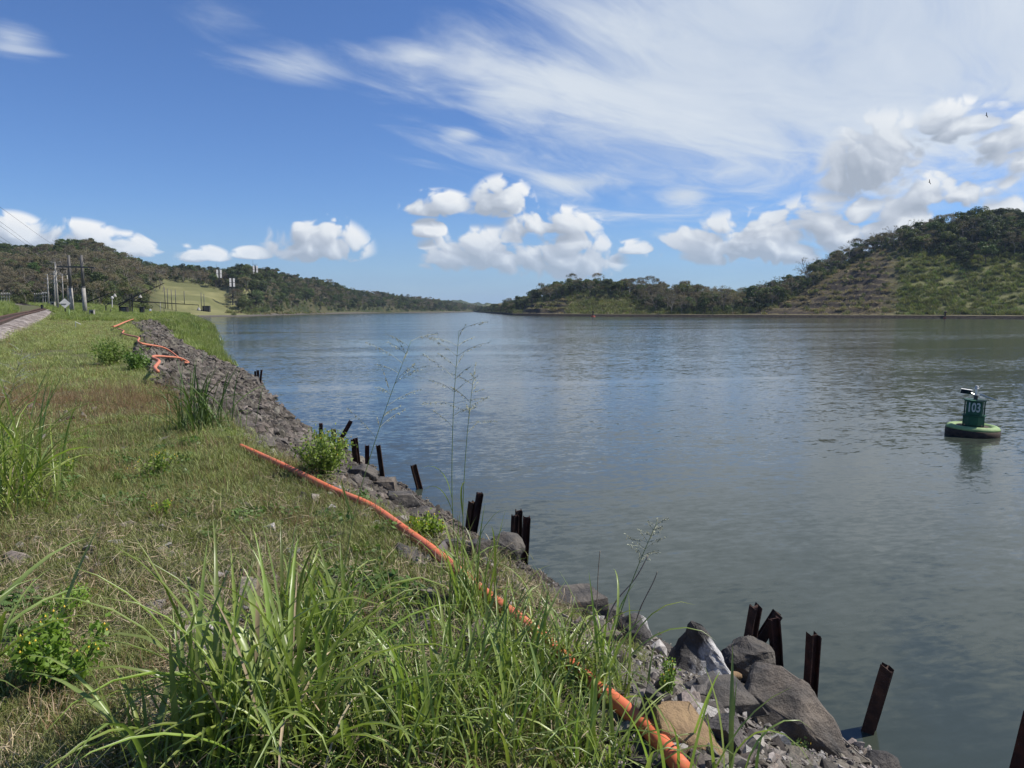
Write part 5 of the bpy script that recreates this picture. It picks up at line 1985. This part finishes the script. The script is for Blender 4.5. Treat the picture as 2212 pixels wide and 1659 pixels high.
def small_box(px, py, w, h, Y, label, mat, name='equipment_cabinet', cat='cabinet'):
    c = at_y(px, py, Y)
    gz = hb1(c.x, Y)
    W, H = w / FPX * Y, max(h / FPX * Y, .2)
    r = empty(name, (c.x, Y, gz))
    top = max(c.z - gz + H / 2, H)
    MB().box((0, 0, top / 2 - .1), (W, W * .6, top + .2)).build('body', mat, r)
    MB().box((0, 0, top + .05), (W * 1.1, W * .7, .1)).build('lid', mat, r)
    MB().box((W * .1, -W * .31, top * .5), (W * .55, .04, top * .7)).build('door', M_dark if mat is not M_dark else M_polesteel, r)
    tag(r, label, cat)


small_box(92, 312, 4.5, 3.5, 140, 'low grey concrete box in the tall grass below the H-frame', M_conc)
small_box(124, 309.5, 7.5, 5, 195, 'black equipment cabinet beside the boom mast', M_dark)
small_box(142, 309, 4, 3.4, 207, 'dark low cabinet left of the person', M_dark)
small_box(53, 304.5, 4, 5, 215, 'pale transformer cabinet between the concrete poles', M_conc)
small_box(42, 306, 1.8, 1.8, 190, 'tiny dark signal box beside the rails', M_dark)
small_box(206.5, 310.5, 6.5, 5.5, 548, 'black shed with white posts on the far left shore', M_dark, 'shore_shed', 'shed')


def thin_pole(px, py0, py1, Y, label, rad, mat, name='marker_post', cat='post', tilt=0, group=None):
    b, t = at_y(px, py0, Y), at_y(px + tilt, py1, Y)
    gz = hb1(b.x, Y)
    b.z = min(b.z, gz)
    o = MB().tube([Vector((0, 0, 0)), (t - b) * .5, t - b], [rad, rad, rad * .9], 6).build(name, mat, None, True, loc=b)
    tag(o, label, cat, group)


thin_pole(69, 315, 309, 120, 'pale green marker post in the grass left of the concrete box', .07, M_ring)
thin_pole(110.5, 312.5, 309, 175, 'short dark post in the grass right of the concrete box', .10, M_dark)
thin_pole(160.2, 313.5, 301.5, 230, 'pale thin pole crossing the long horizontal boom', .10, M_conc)
thin_pole(164, 313, 300, 240, 'dark thin pole right of the pale thin pole', .08, M_polesteel)
for j, (px, y0, y1, tl) in enumerate(((165, 298, 287, -.8), (167.5, 300, 288.5, -.2), (171.6, 299.5, 289.5, -.5), (175.6, 301, 289.5, -.3), (184, 293.5, 291, 0), (201, 300, 292.5, 0), (203.8, 300, 294, 0), (173, 313, 306, 2.0))):
    thin_pole(px, y0, y1, 520 if j < 4 else 545, ['leftmost', 'second', 'third', 'fourth', 'short fifth', 'sixth', 'seventh', 'lowest leaning'][j] + ' thin dark pole on the mown field, counted from the left', .28, M_polesteel, 'field_pole', 'pole', tl, 'thin poles on the mown field')
# white bent stake near
b = on_bank(75.8, 328)
o = MB().tube([Vector((0, 0, -.1)), (0, 0, .55), (.42, .1, .32)], .035, 6).build('bent_stake', M_whitep, None, loc=b)
tag(o, 'small bent white stake in the lawn', 'stake')
# lamp post
g = ground_at(112.2, 262)
r = empty('lamp_post', g)
t = at_y(112.2, 297, 262) - g
MB().tube([(0, 0, -.2), t], [.16, .12], 8).build('post', M_whitep, r)
MB().lathe([(.2, 0), (.45, .3), (.45, .9), (.1, 1.1)], 8).build('lamp', M_whitep, r, loc=t - Vector((0, 0, .8)))
MB().tube([t, t + Vector((0, 0, 2))], .05, 5).build('finial', M_dark, r)
tag(r, 'white lamp post beside the dirt road', 'lamp post')
# dirt road strip
ysr = np.linspace(225, 335, 26)
xr_ = np.interp(ysr, [225, 260, 300, 335], [-150, -146, -160, -190])
W = 3.2
Vr = np.concatenate([np.stack([xr_ - W, ysr, hb(xr_ - W, ysr) + .12], -1), np.stack([xr_ + W, ysr, hb(xr_ + W, ysr) + .12], -1)])
n = len(ysr)
tag(link('dirt_road', np_mesh('dirt_road', Vr, [(i, i + n, i + n + 1, i + 1) for i in range(n - 1)], material('dirt', (.36, .30, .23), .95, .1, (.27, .22, .17), .3))), kind='structure')

# electrical portal frames
def portal(px, Y, w, h, label, mat, n=3):
    g = ground_at(px, Y)
    r = empty('switch_frame', g)
    for i in range(n):
        x = (i / (n - 1) - .5) * w
        MB().tube([(x - .25, 0, -.3), (x, 0, h)], .10, 5).build('leg', mat, r)
    MB().tube([(-w / 2 - .5, 0, h), (w / 2 + .5, 0, h)], .11, 5).build('beam', mat, r)
    MB().tube([(-w / 2 - .3, 0, h * .72), (w / 2 + .3, 0, h * .72)], .08, 5).build('beam', mat, r)
    for i in range(n + 2):
        x = (i / (n + 1) - .5) * w
        MB().lathe([(.05, 0), (.10, .1), (.10, .4), (.05, .5)], 6).build('insulator', M_whitep, r, loc=(x, 0, h + .05))
    tag(r, label, 'switchgear')


portal(6.5, 270, 3.0, 4.2, 'grey lattice of switchgear left of the rails', M_conc, 4)
portal(40, 280, 3.4, 4.2, 'dark switch frame with white insulators right of the rails', M_polesteel, 3)
portal(46.5, 275, 2.0, 4.5, 'pale A-shaped switch frame left of the concrete poles', M_conc, 3)


# range boards on the hill
def range_tower(px, yb, y0, y1, w, Y, label, mast=None, base=True):
    c = at_y(px, y1, Y)
    gz = min(hb1(c.x, Y), c.z)
    r = empty('range_tower', (c.x, Y, gz), (0, 0, R(42)))
    z0, z1 = at_y(px, y1, Y).z - gz, at_y(px, y0, Y).z - gz
    W = w / FPX * Y * 1.3
    for s in (-1, 1):
        for k in (0, 1):
            za, zb = z0 + (z1 - z0) * (.5 * k + .02), z0 + (z1 - z0) * (.5 * k + .47)
            MB().box((s * W * .32, 0, (za + zb) / 2), (W * .34, .25, zb - za)).build('board', M_whitep, r)
    MB().box((0, .4, (z1 + 0) / 2), (W * .2, .3, z1 + .5)).build('centre_post', M_dark, r)
    for s in (-1, 1):
        MB().box((s * W * .42, .6, z1 / 2 - .3), (.25, .25, z1 + .5)).build('leg', M_polesteel, r)
    for k in range(4):
        MB().box((0, .5, z1 * (k + .5) / 4), (W * .9, .15, .2)).build('brace', M_polesteel, r)
    if mast:
        zt = at_y(px, mast, Y).z - gz
        MB().box((0, .3, z1 + .6), (W * .9, .9, .18)).build('platform', M_polesteel, r)
        MB().box((0, .3, z1 + 1.5), (W * .9, .06, .10)).build('handrail', M_polesteel, r)
        for s in (-1, 0, 1):
            MB().box((s * W * .4, .3, z1 + 1.1), (.1, .1, 1.0)).build('handrail_post', M_polesteel, r)
        MB().tube([(-W * .4, .3, z1 + .5), (-W * .4, .3, zt)], .10, 5).build('antenna', M_polesteel, r)
    tag(r, label, 'tower', 'white range boards on the hill')


range_tower(219.2, 283, 269.5, 278, 4.2, 660, 'white range board tower with platform and antenna on the hilltop', 264)
range_tower(232.3, 287, 278, 286.8, 4.2, 610, 'white range boards standing lower on the mown field, right of the tower', None)
range_tower(255.5, 272, 265.5, 274, 4.0, 700, 'white range board tower rising behind the trees of the spur', 260)
# three thin masts far away
for px, y0, lab in ((407.6, 294, 'left'), (409.4, 295.5, 'middle'), (411.2, 295, 'right')):
    thin_pole(px, 302, y0, 1500, lab + ' one of three faint lattice masts on the distant ridge', .35, M_polesteel, 'lattice_mast', 'mast')

# ------------------------------------------------------------------ a person in white shirt and yellow trousers
def person():
    g = ground_at(150.2, 190) + Vector((0, 0, .25))
    me = bpy.data.meshes.new('person')
    bm = bmesh.new()
    sk = bm.verts.layers.skin.verify()
    J = {'pel': ((0, 0, .95), .15), 'sp': ((0, 0, 1.2), .14), 'ch': ((0, 0, 1.4), .16), 'nk': ((0, 0, 1.52), .055), 'hd': ((0, -.01, 1.62), .09), 'tp': ((0, 0, 1.73), .07),
         'sl': ((-.19, 0, 1.43), .06), 'el': ((-.25, -.02, 1.15), .045), 'hl': ((-.22, -.12, .92), .035), 'sr': ((.19, 0, 1.43), .06), 'er': ((.25, -.02, 1.15), .045), 'hr': ((.22, -.12, .92), .035),
         'tl': ((-.10, 0, .88), .095), 'kl': ((-.11, -.02, .5), .065), 'al': ((-.12, .02, .08), .045), 'fl': ((-.12, -.14, .04), .04),
         'tr': ((.10, 0, .88), .095), 'kr': ((.11, -.02, .5), .065), 'ar': ((.12, .02, .08), .045), 'fr': ((.12, -.14, .04), .04)}
    vs = {}
    for k, (c, rad) in J.items():
        v = bm.verts.new(c)
        v[sk].radius = (rad, rad)
        vs[k] = v
    vs['pel'][sk].use_root = True
    for q in ('pel sp', 'sp ch', 'ch nk', 'nk hd', 'hd tp', 'ch sl', 'sl el', 'el hl', 'ch sr', 'sr er', 'er hr', 'pel tl', 'tl kl', 'kl al', 'al fl', 'pel tr', 'tr kr', 'kr ar', 'ar fr'):
        a, b = q.split()
        bm.edges.new((vs[a], vs[b]))
    bm.to_mesh(me)
    bm.free()
    m = bpy.data.materials.new('person_clothes')
    m.use_nodes = True
    T = NT(m.node_tree)
    out = T.n('ShaderNodeOutputMaterial')
    p = T.n('ShaderNodeBsdfPrincipled')
    p.inputs['Roughness'].default_value = .85
    sx = T.n('ShaderNodeSeparateXYZ')
    T.link(T.n('ShaderNodeTexCoord').outputs['Object'], sx.inputs[0])
    z = sx.outputs[2]
    c = T.mix(T.m('GREATER_THAN', z, .93), (.62, .45, .06), (.62, .64, .66))
    c = T.mix(T.m('GREATER_THAN', z, 1.5), c, (.30, .18, .12))
    c = T.mix(T.m('GREATER_THAN', z, 1.68), c, (.03, .025, .02))
    c = T.mix(T.m('LESS_THAN', z, .1), c, (.03, .03, .03))
    T.link(c, p.inputs['Base Color'])
    T.link(p.outputs[0], out.inputs[0])
    me.materials.append(m)
    o = link('person', me, None, g, (0, 0, .4), 1.0)
    o.modifiers.new('skin', 'SKIN').use_smooth_shade = True
    o.modifiers.new('sub', 'SUBSURF').render_levels = 2
    tag(o, 'person in a white shirt and yellow trousers standing in the grass by the boom mast', 'person')


person()

# two birds high up
for px, py, lab in ((986, 115.5, 'small dark bird in the upper right sky'), (929, 182.3, 'small dark bird in front of the big cloud at right')):
    c = at_y(px, py, 160)
    V = [(0, .3, 0), (0, -.35, .02), (.1, 0, .06), (-.1, 0, .06), (.75, .0, .30), (.7, -.2, .28), (-.75, 0, .30), (-.7, -.2, .28), (0, 0, -.08)]
    F = [(0, 2, 3), (1, 3, 2), (2, 4, 5), (3, 7, 6), (2, 5, 1), (3, 1, 7), (0, 8, 2), (0, 3, 8), (1, 2, 8), (1, 8, 3)]
    o = link('bird', mesh_of('bird', V, F, M_dark), None, c, (.3, R(60), .5), .8)
    tag(o, lab, 'bird')

# ------------------------------------------------------------------ thin haze of the humid air
hm = bpy.data.materials.new('haze')
hm.use_nodes = True
T = NT(hm.node_tree)
out = T.n('ShaderNodeOutputMaterial')
pv = T.n('ShaderNodeVolumePrincipled')
pv.inputs['Color'].default_value = (0.62, 0.78, 1.0, 1)
pv.inputs['Density'].default_value = 0.00006
pv.inputs['Anisotropy'].default_value = 0.0
T.link(pv.outputs[0], out.inputs['Volume'])
tag(MB().box((0, 3000, 62), (12600, 6700, 136)).build('haze', hm), kind='stuff')
